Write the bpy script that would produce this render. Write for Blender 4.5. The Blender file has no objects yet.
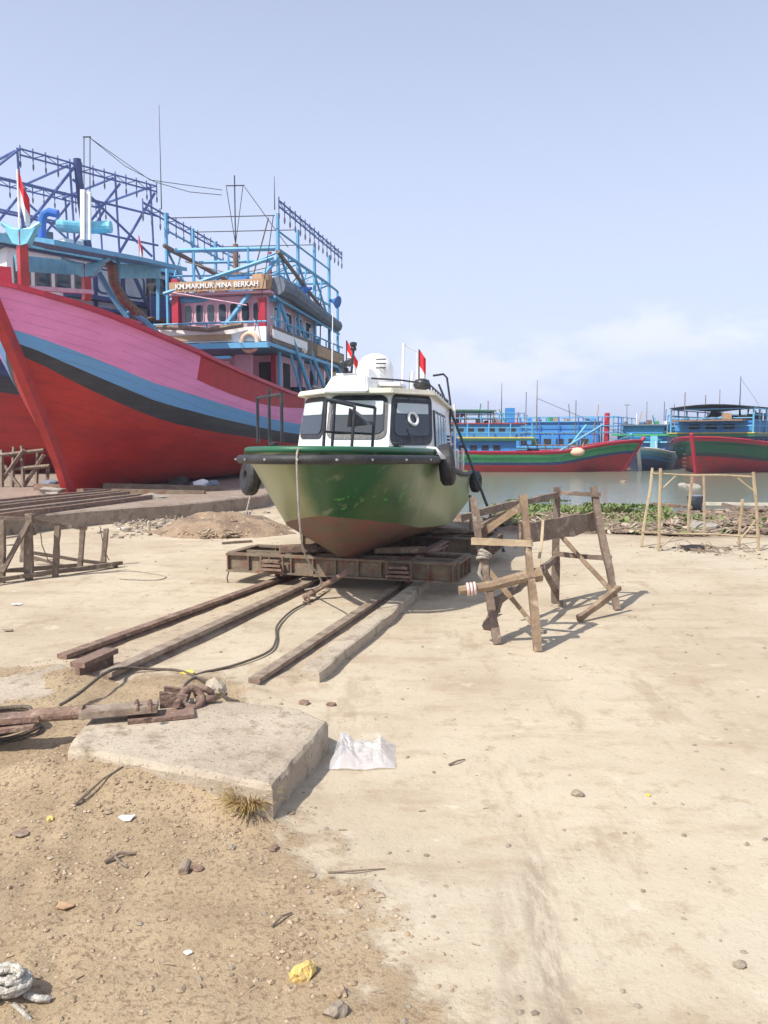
import bpy, bmesh, math, random
from mathutils import Vector, Matrix, noise
random.seed(7)
R = math.radians
sc = bpy.context.scene
COL = sc.collection

# ------------------------------------------------------------------ camera
CAM_H = 1.6; F = 800.0; PITCH = math.atan(72 / F)
cd = bpy.data.cameras.new('camera'); cam = bpy.data.objects.new('camera', cd); COL.objects.link(cam)
cam.location = (0, 0, CAM_H); cam.rotation_euler = (R(90) - PITCH, 0, 0)
cd.sensor_fit = 'VERTICAL'; cd.sensor_height = 24; cd.lens = 24 * F / 1024; cd.clip_end = 5000; cd.clip_start = .05
sc.camera = cam

def ray(px, py):
    x = (px - 384) / F; y = (512 - py) / F
    return Vector((x, math.cos(PITCH) + y * math.sin(PITCH), -math.sin(PITCH) + y * math.cos(PITCH)))
def W(px, py, Y):                 # the point seen at a pixel, at depth Y metres
    d = ray(px, py); return Vector((0, 0, CAM_H)) + d * (Y / d.y)
def G(px, py, z=0.0):             # the point seen at a pixel, on the level z
    d = ray(px, py); return Vector((0, 0, CAM_H)) + d * ((z - CAM_H) / d.z)
def V(*a): return Vector(a)
def nz(p, s=1.0, seed=0.0): return noise.noise(Vector((p[0] * s + seed, p[1] * s + seed * 1.7, (p[2] if len(p) > 2 else 0) * s + seed * .3)))

# ------------------------------------------------------------------ materials
def new_mat(name):
    m = bpy.data.materials.new(name); m.use_nodes = True
    return m, m.node_tree.nodes, m.node_tree.links, m.node_tree.nodes['Principled BSDF']
def mat(name, col, rough=.6, col2=None, scale=3., lo=.45, hi=.65, metal=0., bump=.15, bscale=40., stretch=(1, 1, 1), spec=.5, detail=6, col3=None, s3=12., lo3=.58, hi3=.66, seams=0.):
    m, N, L, b = new_mat(name)
    b.inputs['Roughness'].default_value = rough; b.inputs['Metallic'].default_value = metal
    b.inputs['Specular IOR Level'].default_value = spec
    tc = N.new('ShaderNodeTexCoord'); mp = N.new('ShaderNodeMapping'); mp.inputs['Scale'].default_value = stretch
    L.new(tc.outputs['Object'], mp.inputs['Vector'])
    def layer(prev, c2, sc_, lo_, hi_):
        n = N.new('ShaderNodeTexNoise'); n.inputs['Scale'].default_value = sc_; n.inputs['Detail'].default_value = detail
        n.inputs['Roughness'].default_value = .65
        L.new(mp.outputs[0], n.inputs['Vector'])
        r = N.new('ShaderNodeMapRange'); r.inputs[1].default_value = lo_; r.inputs[2].default_value = hi_
        L.new(n.outputs['Fac'], r.inputs[0])
        x = N.new('ShaderNodeMix'); x.data_type = 'RGBA'; L.new(r.outputs[0], x.inputs[0])
        if isinstance(prev, tuple): x.inputs[6].default_value = prev + (1,)
        else: L.new(prev, x.inputs[6])
        x.inputs[7].default_value = c2 + (1,)
        return x.outputs[2]
    c2 = col2 if col2 else tuple(c * .78 for c in col)
    out = layer(tuple(col), tuple(c2), scale, lo, hi)
    if col3: out = layer(out, tuple(col3), s3, lo3, hi3)
    line = None
    if seams:
        at = N.new('ShaderNodeAttribute'); at.attribute_name = 'drop'
        def mt(op, A, B=0.):
            x = N.new('ShaderNodeMath'); x.operation = op
            for i, q in enumerate((A, B)):
                if isinstance(q, (int, float)): x.inputs[i].default_value = q
                else: L.new(q, x.inputs[i])
            return x.outputs[0]
        fr = mt('FRACT', mt('DIVIDE', at.outputs['Fac'], seams)); dl = mt('ABSOLUTE', mt('SUBTRACT', fr, .5))
        nn = N.new('ShaderNodeTexNoise'); nn.inputs['Scale'].default_value = 1.5; nn.inputs['Detail'].default_value = 5; L.new(tc.outputs['Object'], nn.inputs['Vector'])
        line = mt('MULTIPLY', mt('LESS_THAN', dl, .05), mt('MULTIPLY', mt('GREATER_THAN', nn.outputs['Fac'], .44), 1.0))
        x = N.new('ShaderNodeMix'); x.data_type = 'RGBA'; L.new(mt('MULTIPLY', line, .33), x.inputs[0]); L.new(out, x.inputs[6]); x.inputs[7].default_value = tuple(c * .35 for c in col) + (1,); out = x.outputs[2]
        # scuffs and runs
        mp2 = N.new('ShaderNodeMapping'); mp2.inputs['Scale'].default_value = (2.2, 2.2, .35); L.new(tc.outputs['Object'], mp2.inputs[0])
        ns = N.new('ShaderNodeTexNoise'); ns.inputs['Scale'].default_value = 2.2; ns.inputs['Detail'].default_value = 8; ns.inputs['Roughness'].default_value = .7; L.new(mp2.outputs[0], ns.inputs['Vector'])
        rr = N.new('ShaderNodeMapRange'); rr.inputs[1].default_value = .58; rr.inputs[2].default_value = .74; rr.inputs[4].default_value = .4; L.new(ns.outputs['Fac'], rr.inputs[0])
        x = N.new('ShaderNodeMix'); x.data_type = 'RGBA'; L.new(rr.outputs[0], x.inputs[0]); L.new(out, x.inputs[6]); x.inputs[7].default_value = tuple(c * .45 + .05 for c in col) + (1,); out = x.outputs[2]
    L.new(out, b.inputs['Base Color'])
    if bump:
        n = N.new('ShaderNodeTexNoise'); n.inputs['Scale'].default_value = bscale; n.inputs['Detail'].default_value = 5
        L.new(mp.outputs[0], n.inputs['Vector'])
        bp = N.new('ShaderNodeBump'); bp.inputs['Strength'].default_value = bump; bp.inputs['Distance'].default_value = .02
        L.new(n.outputs['Fac'], bp.inputs['Height']); L.new(bp.outputs[0], b.inputs['Normal'])
    return m

M = {}
M['pink'] = mat('pink_paint', (.86, .30, .60), .42, (.76, .24, .51), 1.2, .4, .7, seams=.21, col3=(.42, .12, .26), s3=9, lo3=.66, hi3=.72, bump=.12, bscale=6, stretch=(1, .25, 3))
M['blue'] = mat('blue_paint', (.14, .37, .70), .4, (.15, .37, .62), 2, seams=.21, bump=.1, bscale=6, stretch=(1, .25, 3))
M['black'] = mat('black_paint', (.035, .037, .045), .45, (.06, .06, .065), 2, bump=.1, bscale=6, stretch=(1, .25, 3))
M['red'] = mat('red_antifouling_paint', (.52, .032, .022), .42, (.38, .022, .020), .9, .4, .6, seams=.21, col3=(.30, .02, .02), s3=5, lo3=.6, hi3=.7, bump=.12, bscale=5, stretch=(1, .3, 2))
M['crimson'] = mat('crimson_paint', (.47, .02, .045), .4, (.36, .02, .04), 3)
M['stem'] = mat('stem_red_paint', (.46, .035, .03), .38, (.34, .025, .028), 2.5)
M['sky'] = mat('light_blue_paint', (.12, .38, .60), .5, (.10, .30, .50), 3, col3=(.16, .10, .07), s3=14, lo3=.66, hi3=.7)
M['azure'] = mat('pale_blue_paint', (.20, .55, .68), .4, (.14, .42, .56), 4)
M['navy'] = mat('navy_paint', (.03, .05, .16), .45, (.05, .07, .18), 3)
M['purple'] = mat('indigo_steel', (.09, .15, .38), .5, (.12, .13, .26), 5)
M['cobalt'] = mat('cobalt_paint', (.03, .14, .52), .4, (.05, .18, .45), 3)
M['palepink'] = mat('pale_pink_paint', (.70, .42, .48), .5, (.6, .34, .40), 3, col3=(.3, .2, .2), s3=8, lo3=.64, hi3=.7)
M['white'] = mat('white_paint', (.80, .80, .78), .35, (.70, .69, .66), 4, .5, .7, col3=(.38, .30, .22), s3=7, lo3=.68, hi3=.74)
M['cream'] = mat('cream_paint', (.70, .66, .52), .4, (.58, .53, .40), 5)
M['glossw'] = mat('white_gelcoat', (.82, .83, .82), .25, (.70, .70, .66), 3, .45, .7, bump=.03, col3=(.42, .35, .25), s3=5, lo3=.62, hi3=.74, stretch=(2, 2, .6))
M['wood'] = mat('weathered_wood', (.27, .19, .12), .85, (.17, .115, .075), 5, .4, .65, bump=.5, bscale=30, col3=(.40, .32, .22), s3=9, lo3=.55, hi3=.66)
M['greywood'] = mat('grey_brown_wood', (.22, .165, .125), .85, (.13, .095, .07), 6, .4, .65, bump=.5, bscale=35, col3=(.36, .30, .24), s3=11, lo3=.56, hi3=.68)
M['bamboo'] = mat('dry_bamboo', (.42, .33, .21), .65, (.30, .22, .14), 6, bump=.3, bscale=20)
M['plank'] = mat('tan_plank', (.44, .29, .17), .7, (.35, .22, .12), 5, bump=.3)
M['rust'] = mat('rusty_steel', (.24, .155, .115), .85, (.15, .095, .07), 7, .4, .65, bump=.6, bscale=45, col3=(.34, .24, .18), s3=16, lo3=.54, hi3=.66)
M['railsteel'] = mat('dusty_rail_steel', (.36, .29, .22), .75, (.22, .155, .115), 9, .4, .62, bump=.4, bscale=50, metal=.2)
M['beam'] = mat('dusty_painted_beam', (.23, .185, .125), .8, (.15, .11, .08), 5, .38, .62, bump=.5, bscale=30, col3=(.20, .09, .055), s3=8, lo3=.53, hi3=.62)
M['rubber'] = mat('black_rubber', (.025, .025, .028), .6, (.06, .055, .05), 6, .5, .75, bump=.25, bscale=30)
M['darkmetal'] = mat('black_metal', (.02, .022, .03), .4, (.05, .05, .05), 8, bump=.1)
M['steel'] = mat('galvanised_steel', (.5, .5, .5), .4, (.38, .38, .38), 8, metal=.7, bump=.1)
M['rope'] = mat('dirty_rope', (.42, .38, .32), .95, (.25, .22, .18), 30, bump=.8, bscale=120)
M['cable'] = mat('greasy_steel_cable', (.12, .095, .075), .7, (.19, .15, .11), 25, bump=.8, bscale=160)
M['tarp'] = mat('grey_tarpaulin', (.16, .19, .24), .8, (.11, .13, .17), 4, bump=.6, bscale=12)
M['greentarp'] = mat('dull_green_tarp', (.07, .16, .12), .75, (.05, .10, .08), 5, bump=.5, bscale=12)
M['dark'] = mat('dark_interior', (.02, .018, .018), .8, (.04, .03, .03), 4)
M['green'] = mat('pale_green_paint', (.05, .34, .12), .5, (.04, .24, .10), 2, seams=.25, col3=(.16, .2, .12), s3=5, lo3=.58, hi3=.7)
M['deepgreen'] = mat('deep_green_paint', (.018, .12, .05), .45, (.03, .10, .07), 2)
M['farblue'] = mat('faded_blue_paint', (.04, .22, .60), .5, (.06, .28, .52), 1.5, col3=(.18, .2, .22), s3=5, lo3=.62, hi3=.7)
M['farred'] = mat('faded_red_paint', (.42, .03, .03), .6, (.26, .04, .035), 1.2, seams=.25, col3=(.2, .1, .08), s3=3, lo3=.6, hi3=.72)
M['yellow'] = mat('yellow_paint', (.75, .58, .10), .5, (.55, .42, .08), 4)
M['flagred'] = mat('red_flag_cloth', (.65, .02, .03), .8); M['flagwhite'] = mat('white_flag_cloth', (.75, .75, .75), .8)
M['orange'] = mat('pale_orange_buoy', (.75, .52, .36), .6, (.6, .4, .28), 6)
M['straw'] = mat('dry_straw', (.50, .36, .14), .8, (.35, .25, .1), 20)
M['leaf'] = mat('hyacinth_leaf', (.11, .18, .04), .6, (.19, .22, .07), 1.2, .4, .6, col3=(.22, .20, .08), s3=3, lo3=.58, hi3=.66)
M['debris'] = mat('brown_trash_debris', (.20, .14, .10), .9, (.34, .26, .19), 4, .4, .6, bump=.8, bscale=25)
M['ochre'] = mat('yellow_ochre_stone', (.72, .50, .16), .75, (.55, .40, .16), 12, .45, .6, bump=.8, bscale=60, col3=(.65, .58, .42), s3=25)
M['soil'] = mat('brown_soil', (.30, .215, .14), .95, (.20, .14, .095), 3, .4, .6, bump=.9, bscale=18, col3=(.42, .34, .25), s3=14)
M['whiterope'] = mat('dirty_white_rope', (.60, .57, .50), .95, (.36, .32, .26), 30, bump=.8, bscale=120)
M['stone'] = mat('grey_brown_stone', (.30, .25, .19), .85, (.20, .16, .12), 15, bump=.5)
M['gravel'] = mat('sandy_gravel', (.36, .265, .17), .9, (.25, .175, .11), 10, .4, .6, bump=.3, bscale=90, col3=(.46, .37, .27), s3=30, lo3=.52, hi3=.6)
M['skin'] = mat('dark_clothing', (.02, .018, .02), .8)
M['pole'] = mat('dark_green_pole', (.03, .05, .05), .5)
M['lightgreen'] = mat('sign_green', (.02, .30, .16), .5)
M['bulb'] = mat('frosted_lamp_glass', (.12, .12, .18), .3)

def glass(name, col=(.03, .04, .05), rough=.06):
    m, N, L, b = new_mat(name)
    b.inputs['Base Color'].default_value = col + (1,); b.inputs['Roughness'].default_value = rough
    b.inputs['Specular IOR Level'].default_value = .8
    return m
M['glass'] = glass('dark_window_glass'); M['glassw'] = glass('window_with_pale_blind', (.50, .56, .56), .15)

def mat_concrete(name, a, b_, c, crack=True):
    m, N, L, bs = new_mat(name); bs.inputs['Roughness'].default_value = .9; bs.inputs['Specular IOR Level'].default_value = .2
    tc = N.new('ShaderNodeTexCoord')
    def noi(s, d=8, r=.6):
        n = N.new('ShaderNodeTexNoise'); n.inputs['Scale'].default_value = s; n.inputs['Detail'].default_value = d; n.inputs['Roughness'].default_value = r
        L.new(tc.outputs['Object'], n.inputs['Vector']); return n.outputs['Fac']
    def mr(s, lo, hi):
        r = N.new('ShaderNodeMapRange'); r.inputs[1].default_value = lo; r.inputs[2].default_value = hi; L.new(s, r.inputs[0]); return r.outputs[0]
    def mix(f, A, B):
        x = N.new('ShaderNodeMix'); x.data_type = 'RGBA'; L.new(f, x.inputs[0])
        for i, c_ in ((6, A), (7, B)):
            if isinstance(c_, tuple): x.inputs[i].default_value = c_ + (1,)
            else: L.new(c_, x.inputs[i])
        return x.outputs[2]
    o = mix(mr(noi(1.8), .4, .65), a, b_); o = mix(mr(noi(9), .52, .68), o, c); o = mix(mr(noi(60, 3), .6, .7), o, tuple(q * .55 for q in c))
    L.new(o, bs.inputs['Base Color'])
    bp = N.new('ShaderNodeBump'); bp.inputs['Strength'].default_value = .7; bp.inputs['Distance'].default_value = .02
    L.new(noi(25, 10, .7), bp.inputs['Height']); L.new(bp.outputs[0], bs.inputs['Normal'])
    return m
M['concrete'] = mat_concrete('old_dusty_concrete', (.50, .43, .33), (.40, .33, .25), (.30, .24, .17))
M['concretedark'] = mat_concrete('stained_concrete', (.36, .29, .23), (.27, .21, .165), (.20, .155, .12))

def mat_hull_green():
    m, N, L, b = new_mat('green_hull_paint'); b.inputs['Roughness'].default_value = .33
    tc = N.new('ShaderNodeTexCoord'); sp = N.new('ShaderNodeSeparateXYZ'); L.new(tc.outputs['Object'], sp.inputs[0])
    def noi(s, d=6, st=(1, 1, 1)):
        mp = N.new('ShaderNodeMapping'); mp.inputs['Scale'].default_value = st; L.new(tc.outputs['Object'], mp.inputs[0])
        n = N.new('ShaderNodeTexNoise'); n.inputs['Scale'].default_value = s; n.inputs['Detail'].default_value = d; L.new(mp.outputs[0], n.inputs['Vector']); return n.outputs['Fac']
    def mr(s, lo, hi):
        r = N.new('ShaderNodeMapRange'); r.inputs[1].default_value = lo; r.inputs[2].default_value = hi; L.new(s, r.inputs[0]); return r.outputs[0]
    def ma(op, A, B):
        x = N.new('ShaderNodeMath'); x.operation = op; x.use_clamp = False
        for i, q in enumerate((A, B)):
            if isinstance(q, (int, float)): x.inputs[i].default_value = q
            else: L.new(q, x.inputs[i])
        return x.outputs[0]
    def mix(f, A, B):
        x = N.new('ShaderNodeMix'); x.data_type = 'RGBA'; L.new(f, x.inputs[0])
        for i, c_ in ((6, A), (7, B)):
            if isinstance(c_, tuple): x.inputs[i].default_value = c_ + (1,)
            else: L.new(c_, x.inputs[i])
        return x.outputs[2]
    n1 = noi(1.3)
    aft = mr(ma('ADD', sp.outputs['Y'], ma('MULTIPLY', n1, 2.5)), 2.2, 4.0)          # painted beige: slight fading, ground sheen aft, sun glare on the starboard bow
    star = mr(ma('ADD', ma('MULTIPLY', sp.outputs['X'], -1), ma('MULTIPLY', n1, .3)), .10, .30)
    sheen_fade = ma('MAXIMUM', ma('MULTIPLY', aft, .75), ma('MULTIPLY', star, .85))
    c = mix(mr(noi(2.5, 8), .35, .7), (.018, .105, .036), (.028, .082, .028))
    c = mix(sheen_fade, c, (.30, .33, .17))
    streak = mr(noi(6, 6, (1, 1, .35)), .60, .72)
    c = mix(ma('MULTIPLY', streak, .5), c, (.30, .30, .20))
    # scraped patches near the boot line on the port bow
    zb = ma('MULTIPLY', mr(sp.outputs['Z'], .84, .92), mr(sp.outputs['Z'], 1.16, 1.02))
    yb = ma('MULTIPLY', mr(sp.outputs['X'], .05, .15), mr(sp.outputs['Y'], 2.4, 1.9))
    sc_ = ma('MULTIPLY', ma('MULTIPLY', zb, yb), mr(noi(9, 5, (1, 1, 1.6)), .60, .63))
    c = mix(sc_, c, (.09, .30, .07))
    L.new(c, b.inputs['Base Color'])
    bp = N.new('ShaderNodeBump'); bp.inputs['Strength'].default_value = .15; bp.inputs['Distance'].default_value = .02
    L.new(noi(4, 4), bp.inputs['Height']); L.new(bp.outputs[0], b.inputs['Normal'])
    return m
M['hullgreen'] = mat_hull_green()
M['boot'] = mat('worn_brown_antifouling', (.23, .095, .07), .7, (.16, .11, .08), 2.2, .4, .6, col3=(.14, .15, .08), s3=4, lo3=.55, hi3=.68, bump=.4, bscale=20)

# ------------------------------------------------------------------ mesh helpers
class MB:
    def __init__(s): s.bm = bmesh.new(); s.mi = 0
    def face(s, vs):
        try: f = s.bm.faces.new(vs); f.material_index = s.mi; return f
        except ValueError: return None
    def quad(s, a, b, c, d): return s.face([s.bm.verts.new(p) for p in (a, b, c, d)])
    def hexa(s, P):   # 8 corners: bottom 4 ccw, top 4
        v = [s.bm.verts.new(p) for p in P]
        for i in ((3, 2, 1, 0), (4, 5, 6, 7), (0, 1, 5, 4), (1, 2, 6, 5), (2, 3, 7, 6), (3, 0, 4, 7)): s.face([v[k] for k in i])
    def box(s, c, size, rz=0, rx=0, ry=0):
        m = Matrix.Translation(c) @ Matrix.Rotation(rz, 4, 'Z') @ Matrix.Rotation(rx, 4, 'X') @ Matrix.Rotation(ry, 4, 'Y')
        x, y, z = [q / 2 for q in size]
        s.hexa([m @ Vector(p) for p in ((-x, -y, -z), (x, -y, -z), (x, y, -z), (-x, y, -z), (-x, -y, z), (x, -y, z), (x, y, z), (-x, y, z))])
    def b2(s, lo, hi): s.box([(lo[i] + hi[i]) / 2 for i in range(3)], [abs(hi[i] - lo[i]) for i in range(3)])
    def bar(s, p0, p1, w=.05, h=None, up=(0, 0, 1), wob=0.):
        p0 = Vector(p0); p1 = Vector(p1); h = h or w; d = (p1 - p0)
        if d.length < 1e-6: return
        d.normalize(); u = Vector(up)
        if abs(d.dot(u)) > .98: u = Vector((0, 1, 0))
        x = d.cross(u).normalized() * w / 2; z = x.cross(d).normalized() * h / 2
        n = 6 if wob else 1; rings = []
        for i in range(n + 1):
            c = p0.lerp(p1, i / n); k = 1.0
            if wob: c = c + Vector((nz(c, 5, 1), nz(c, 5, 9), nz(c, 5, 5))) * wob; k = 1 + nz(c, 9, 3) * .35
            rings.append([s.bm.verts.new(c + a * x * k + b * z * k) for a, b in ((-1, -1), (1, -1), (1, 1), (-1, 1))])
        for i in range(n):
            for j in range(4): s.face([rings[i][j], rings[i][(j + 1) % 4], rings[i + 1][(j + 1) % 4], rings[i + 1][j]])
        s.face(rings[0][::-1]); s.face(rings[-1])
    def tube(s, pts, r, n=6, r2=None, cap=True, closed=False, wob=0.):
        pts = [Vector(p) for p in pts]; N_ = len(pts); rings = []
        prev = None
        for i, p in enumerate(pts):
            if closed: d = pts[(i + 1) % N_] - pts[i - 1]
            else: d = pts[min(i + 1, N_ - 1)] - pts[max(i - 1, 0)]
            d.normalize()
            u = Vector((0, 0, 1)) if abs(d.z) < .95 else Vector((0, 1, 0))
            if prev is not None and abs(d.dot(prev)) < .95: u = prev
            x = d.cross(u).normalized(); z = x.cross(d).normalized(); prev = z
            rr = r if r2 is None else r + (r2 - r) * i / max(1, N_ - 1)
            if wob: rr *= 1 + nz(p, 7, 2) * wob
            rings.append([s.bm.verts.new(p + (x * math.cos(a) + z * math.sin(a)) * rr) for a in [2 * math.pi * k / n for k in range(n)]])
        for i in range(N_ if closed else N_ - 1):
            A = rings[i]; B = rings[(i + 1) % N_]
            for j in range(n): s.face([A[j], A[(j + 1) % n], B[(j + 1) % n], B[j]])
        if cap and not closed: s.face(rings[0][::-1]); s.face(rings[-1])
    def torus(s, c, Rr, r, axis=(0, 1, 0), n=24, m=10, flat=1.0):
        a = Vector(axis).normalized(); u = a.orthogonal().normalized(); w = a.cross(u)
        rings = []
        for i in range(n):
            t = 2 * math.pi * i / n; d = u * math.cos(t) + w * math.sin(t)
            rings.append([s.bm.verts.new(Vector(c) + d * (Rr + r * math.cos(q)) + a * r * flat * math.sin(q)) for q in [2 * math.pi * k / m for k in range(m)]])
        for i in range(n):
            for j in range(m): s.face([rings[i][j], rings[(i + 1) % n][j], rings[(i + 1) % n][(j + 1) % m], rings[i][(j + 1) % m]])
    def lathe(s, c, prof, n=16, axis='Z', sy=1.0):   # prof: (r, h)
        rings = []
        for r, h in prof:
            rg = []
            for k in range(n):
                a = 2 * math.pi * k / n; p = Vector((r * math.cos(a), r * math.sin(a) * sy, h))
                if axis == 'X': p = Vector((p.z, p.x, p.y))
                if axis == 'Y': p = Vector((p.x, p.z, p.y))
                rg.append(s.bm.verts.new(Vector(c) + p))
            rings.append(rg)
        for i in range(len(rings) - 1):
            for j in range(n): s.face([rings[i][j], rings[i][(j + 1) % n], rings[i + 1][(j + 1) % n], rings[i + 1][j]])
        s.face(rings[0][::-1]); s.face(rings[-1])
    def prism(s, poly, z0, z1):       # plan polygon (x, y) raised from z0 to z1
        a = [s.bm.verts.new((p[0], p[1], z0)) for p in poly]; b = [s.bm.verts.new((p[0], p[1], z1)) for p in poly]
        s.face(a[::-1]); s.face(b)
        for i in range(len(poly)): s.face([a[i], a[(i + 1) % len(poly)], b[(i + 1) % len(poly)], b[i]])
    def loft(s, A, B):                # two rings of points
        a = [s.bm.verts.new(p) for p in A]; b = [s.bm.verts.new(p) for p in B]
        s.face(a[::-1]); s.face(b)
        for i in range(len(A)): s.face([a[i], a[(i + 1) % len(A)], b[(i + 1) % len(A)], b[i]])
    def rock(s, c, r, seed=0, sub=1, flat=.7, rough=.35):
        g = bmesh.ops.create_icosphere(s.bm, subdivisions=sub, radius=1.0)['verts']
        q = Matrix.Rotation(seed * 2.4, 3, 'Z')
        for v in g:
            d = 1 + rough * noise.noise(v.co * 1.3 + Vector((seed * 3.1, seed, 0))) + rough * .5 * noise.noise(v.co * 3 + Vector((seed, 5, 0)))
            p = q @ Vector((v.co.x * 1.25, v.co.y * .9, v.co.z * flat)) * d * r
            v.co = Vector(c) + p
        for f in {f for v in g for f in v.link_faces}: f.material_index = s.mi
    def build(s, name, mats, parent=None, smooth=False, world=False, bevel=0., base=None):
        me = bpy.data.meshes.new(name)
        bmesh.ops.recalc_face_normals(s.bm, faces=s.bm.faces)
        if bevel: bmesh.ops.bevel(s.bm, geom=[e for e in s.bm.edges if len(e.link_faces) == 2 and e.calc_face_angle(0) > .5], offset=bevel, segments=2, affect='EDGES')
        s.bm.to_mesh(me); s.bm.free()
        for m in (mats if isinstance(mats, (list, tuple)) else [mats]): me.materials.append(M[m] if isinstance(m, str) else m)
        if smooth:
            for p in me.polygons: p.use_smooth = True
        o = bpy.data.objects.new(name, me); COL.objects.link(o)
        if parent:
            o.parent = parent
            if world:
                r = parent
                while r.parent: r = r.parent
                me.transform(Matrix(root_m[r.name]).inverted())
        elif base is None or base is True:
            n_ = len(me.vertices)
            if n_ and world:
                xs = [v.co for v in me.vertices]; b = Vector((sum(v.x for v in xs) / n_, sum(v.y for v in xs) / n_, min(v.z for v in xs)))
                me.transform(Matrix.Translation(-b)); o.location = b
        return o
root_m = {}
def tag(o, label=None, cat=None, group=None, kind=None):
    if label: o['label'] = label
    if cat: o['category'] = cat
    if group: o['group'] = group
    if kind: o['kind'] = kind
    return o
def thing(name, loc, rz, label, cat, group=None):
    o = bpy.data.objects.new(name, None); COL.objects.link(o); o.location = loc; o.rotation_euler = (0, 0, rz); o.empty_display_size = .3
    root_m[o.name] = Matrix.Translation(loc) @ Matrix.Rotation(rz, 4, 'Z')
    return tag(o, label, cat, group)
def single(name, mb, mats, label, cat, group=None, kind=None, **k):
    return tag(mb.build(name, mats, None, world=True, **k), label, cat, group, kind)
def pf(A, B, C_, D, u, v, off=0.):       # point on wall quad A(bl) B(br) C(tr) D(tl)
    A, B, C_, D = map(Vector, (A, B, C_, D)); p = A.lerp(B, u).lerp(D.lerp(C_, u), v)
    n = (B - A).cross(D - A).normalized(); return p + n * off
def rrect(Q, u0, u1, v0, v1, off, rad=.12, n=4):   # rounded rect outline on wall quad
    pts = []
    w = (u1 - u0); h = (v1 - v0); ru = min(rad * w, w / 2.01); rv = min(rad * h * 1.2, h / 2.01)
    for cx, cy, a0 in ((u1 - ru, v1 - rv, 0), (u0 + ru, v1 - rv, 90), (u0 + ru, v0 + rv, 180), (u1 - ru, v0 + rv, 270)):
        for k in range(n + 1):
            a = R(a0 + 90 * k / n); pts.append(pf(*Q, cx + ru * math.cos(a), cy + rv * math.sin(a), off))
    return pts
def panel(mb, Q, u0, u1, v0, v1, off=.0, th=.02, rad=.12):
    mb.loft(rrect(Q, u0, u1, v0, v1, off, rad), rrect(Q, u0, u1, v0, v1, off + th, rad))
def text_part(txt, size, mat_, parent, loc, rot, ext=.01, name='lettering', sx=1.0):
    cu = bpy.data.curves.new(name, 'FONT'); cu.body = txt; cu.size = size; cu.extrude = ext; cu.align_x = 'CENTER'; cu.align_y = 'CENTER'; cu.offset = size * .02
    t = bpy.data.objects.new(name, cu); COL.objects.link(t); bpy.context.view_layer.update()
    me = bpy.data.meshes.new_from_object(t.evaluated_get(bpy.context.evaluated_depsgraph_get()))
    bpy.data.objects.remove(t); bpy.data.curves.remove(cu)
    me.materials.clear(); me.materials.append(M[mat_])
    me.transform(Matrix.Translation(loc) @ rot.to_4x4() @ Matrix.Diagonal((sx, 1, 1, 1)))
    o = bpy.data.objects.new(name, me); COL.objects.link(o); o.parent = parent; return o
def sm(t, a=0., b=1.):
    t = max(0., min(1., (t - a) / (b - a))) if b != a else float(t > a); return t * t * (3 - 2 * t)
def interp(x, tab):
    if x <= tab[0][0]: return tab[0][1]
    for (a, A), (b, B) in zip(tab, tab[1:]):
        if x <= b: return A + (B - A) * (x - a) / (b - a)
    return tab[-1][1]
# ------------------------------------------------------------------ ground
YE = [(-40, 44), (-6, 40), (-3, 30), (-1, 22), (1, 15.8), (2, 13.9), (6, 13.2), (40, 13.0)]
DE = [(0, .9), (1.6, .45), (2.2, .16), (3.3, -.30), (4.2, -.62), (4.9, -.8), (6, -1.0)]
def dirt_mask(x, y):
    e = interp(y, DE) + .28 * nz((x, y), .9, 3) + .12 * nz((x, y), 4, 8)
    return sm(e - x + .10 * nz((x, y), 9, 4), -.22, .48) * (1 - sm(y + .5 * nz((x, y), 1.1, 5), 4.9, 5.9))
def track_mask(x, y):
    c = .50 + .10 * (y - 2.19) + .02 * nz((x, y), 2, 2)
    a = math.exp(-((x - c) / .055) ** 2) * (1 - sm(y, 2.7, 3.3))
    b = .6 * math.exp(-((x - c + .13) / .03) ** 2) * (1 - sm(y, 2.5, 3.0))
    return min(1, a + b)
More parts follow.
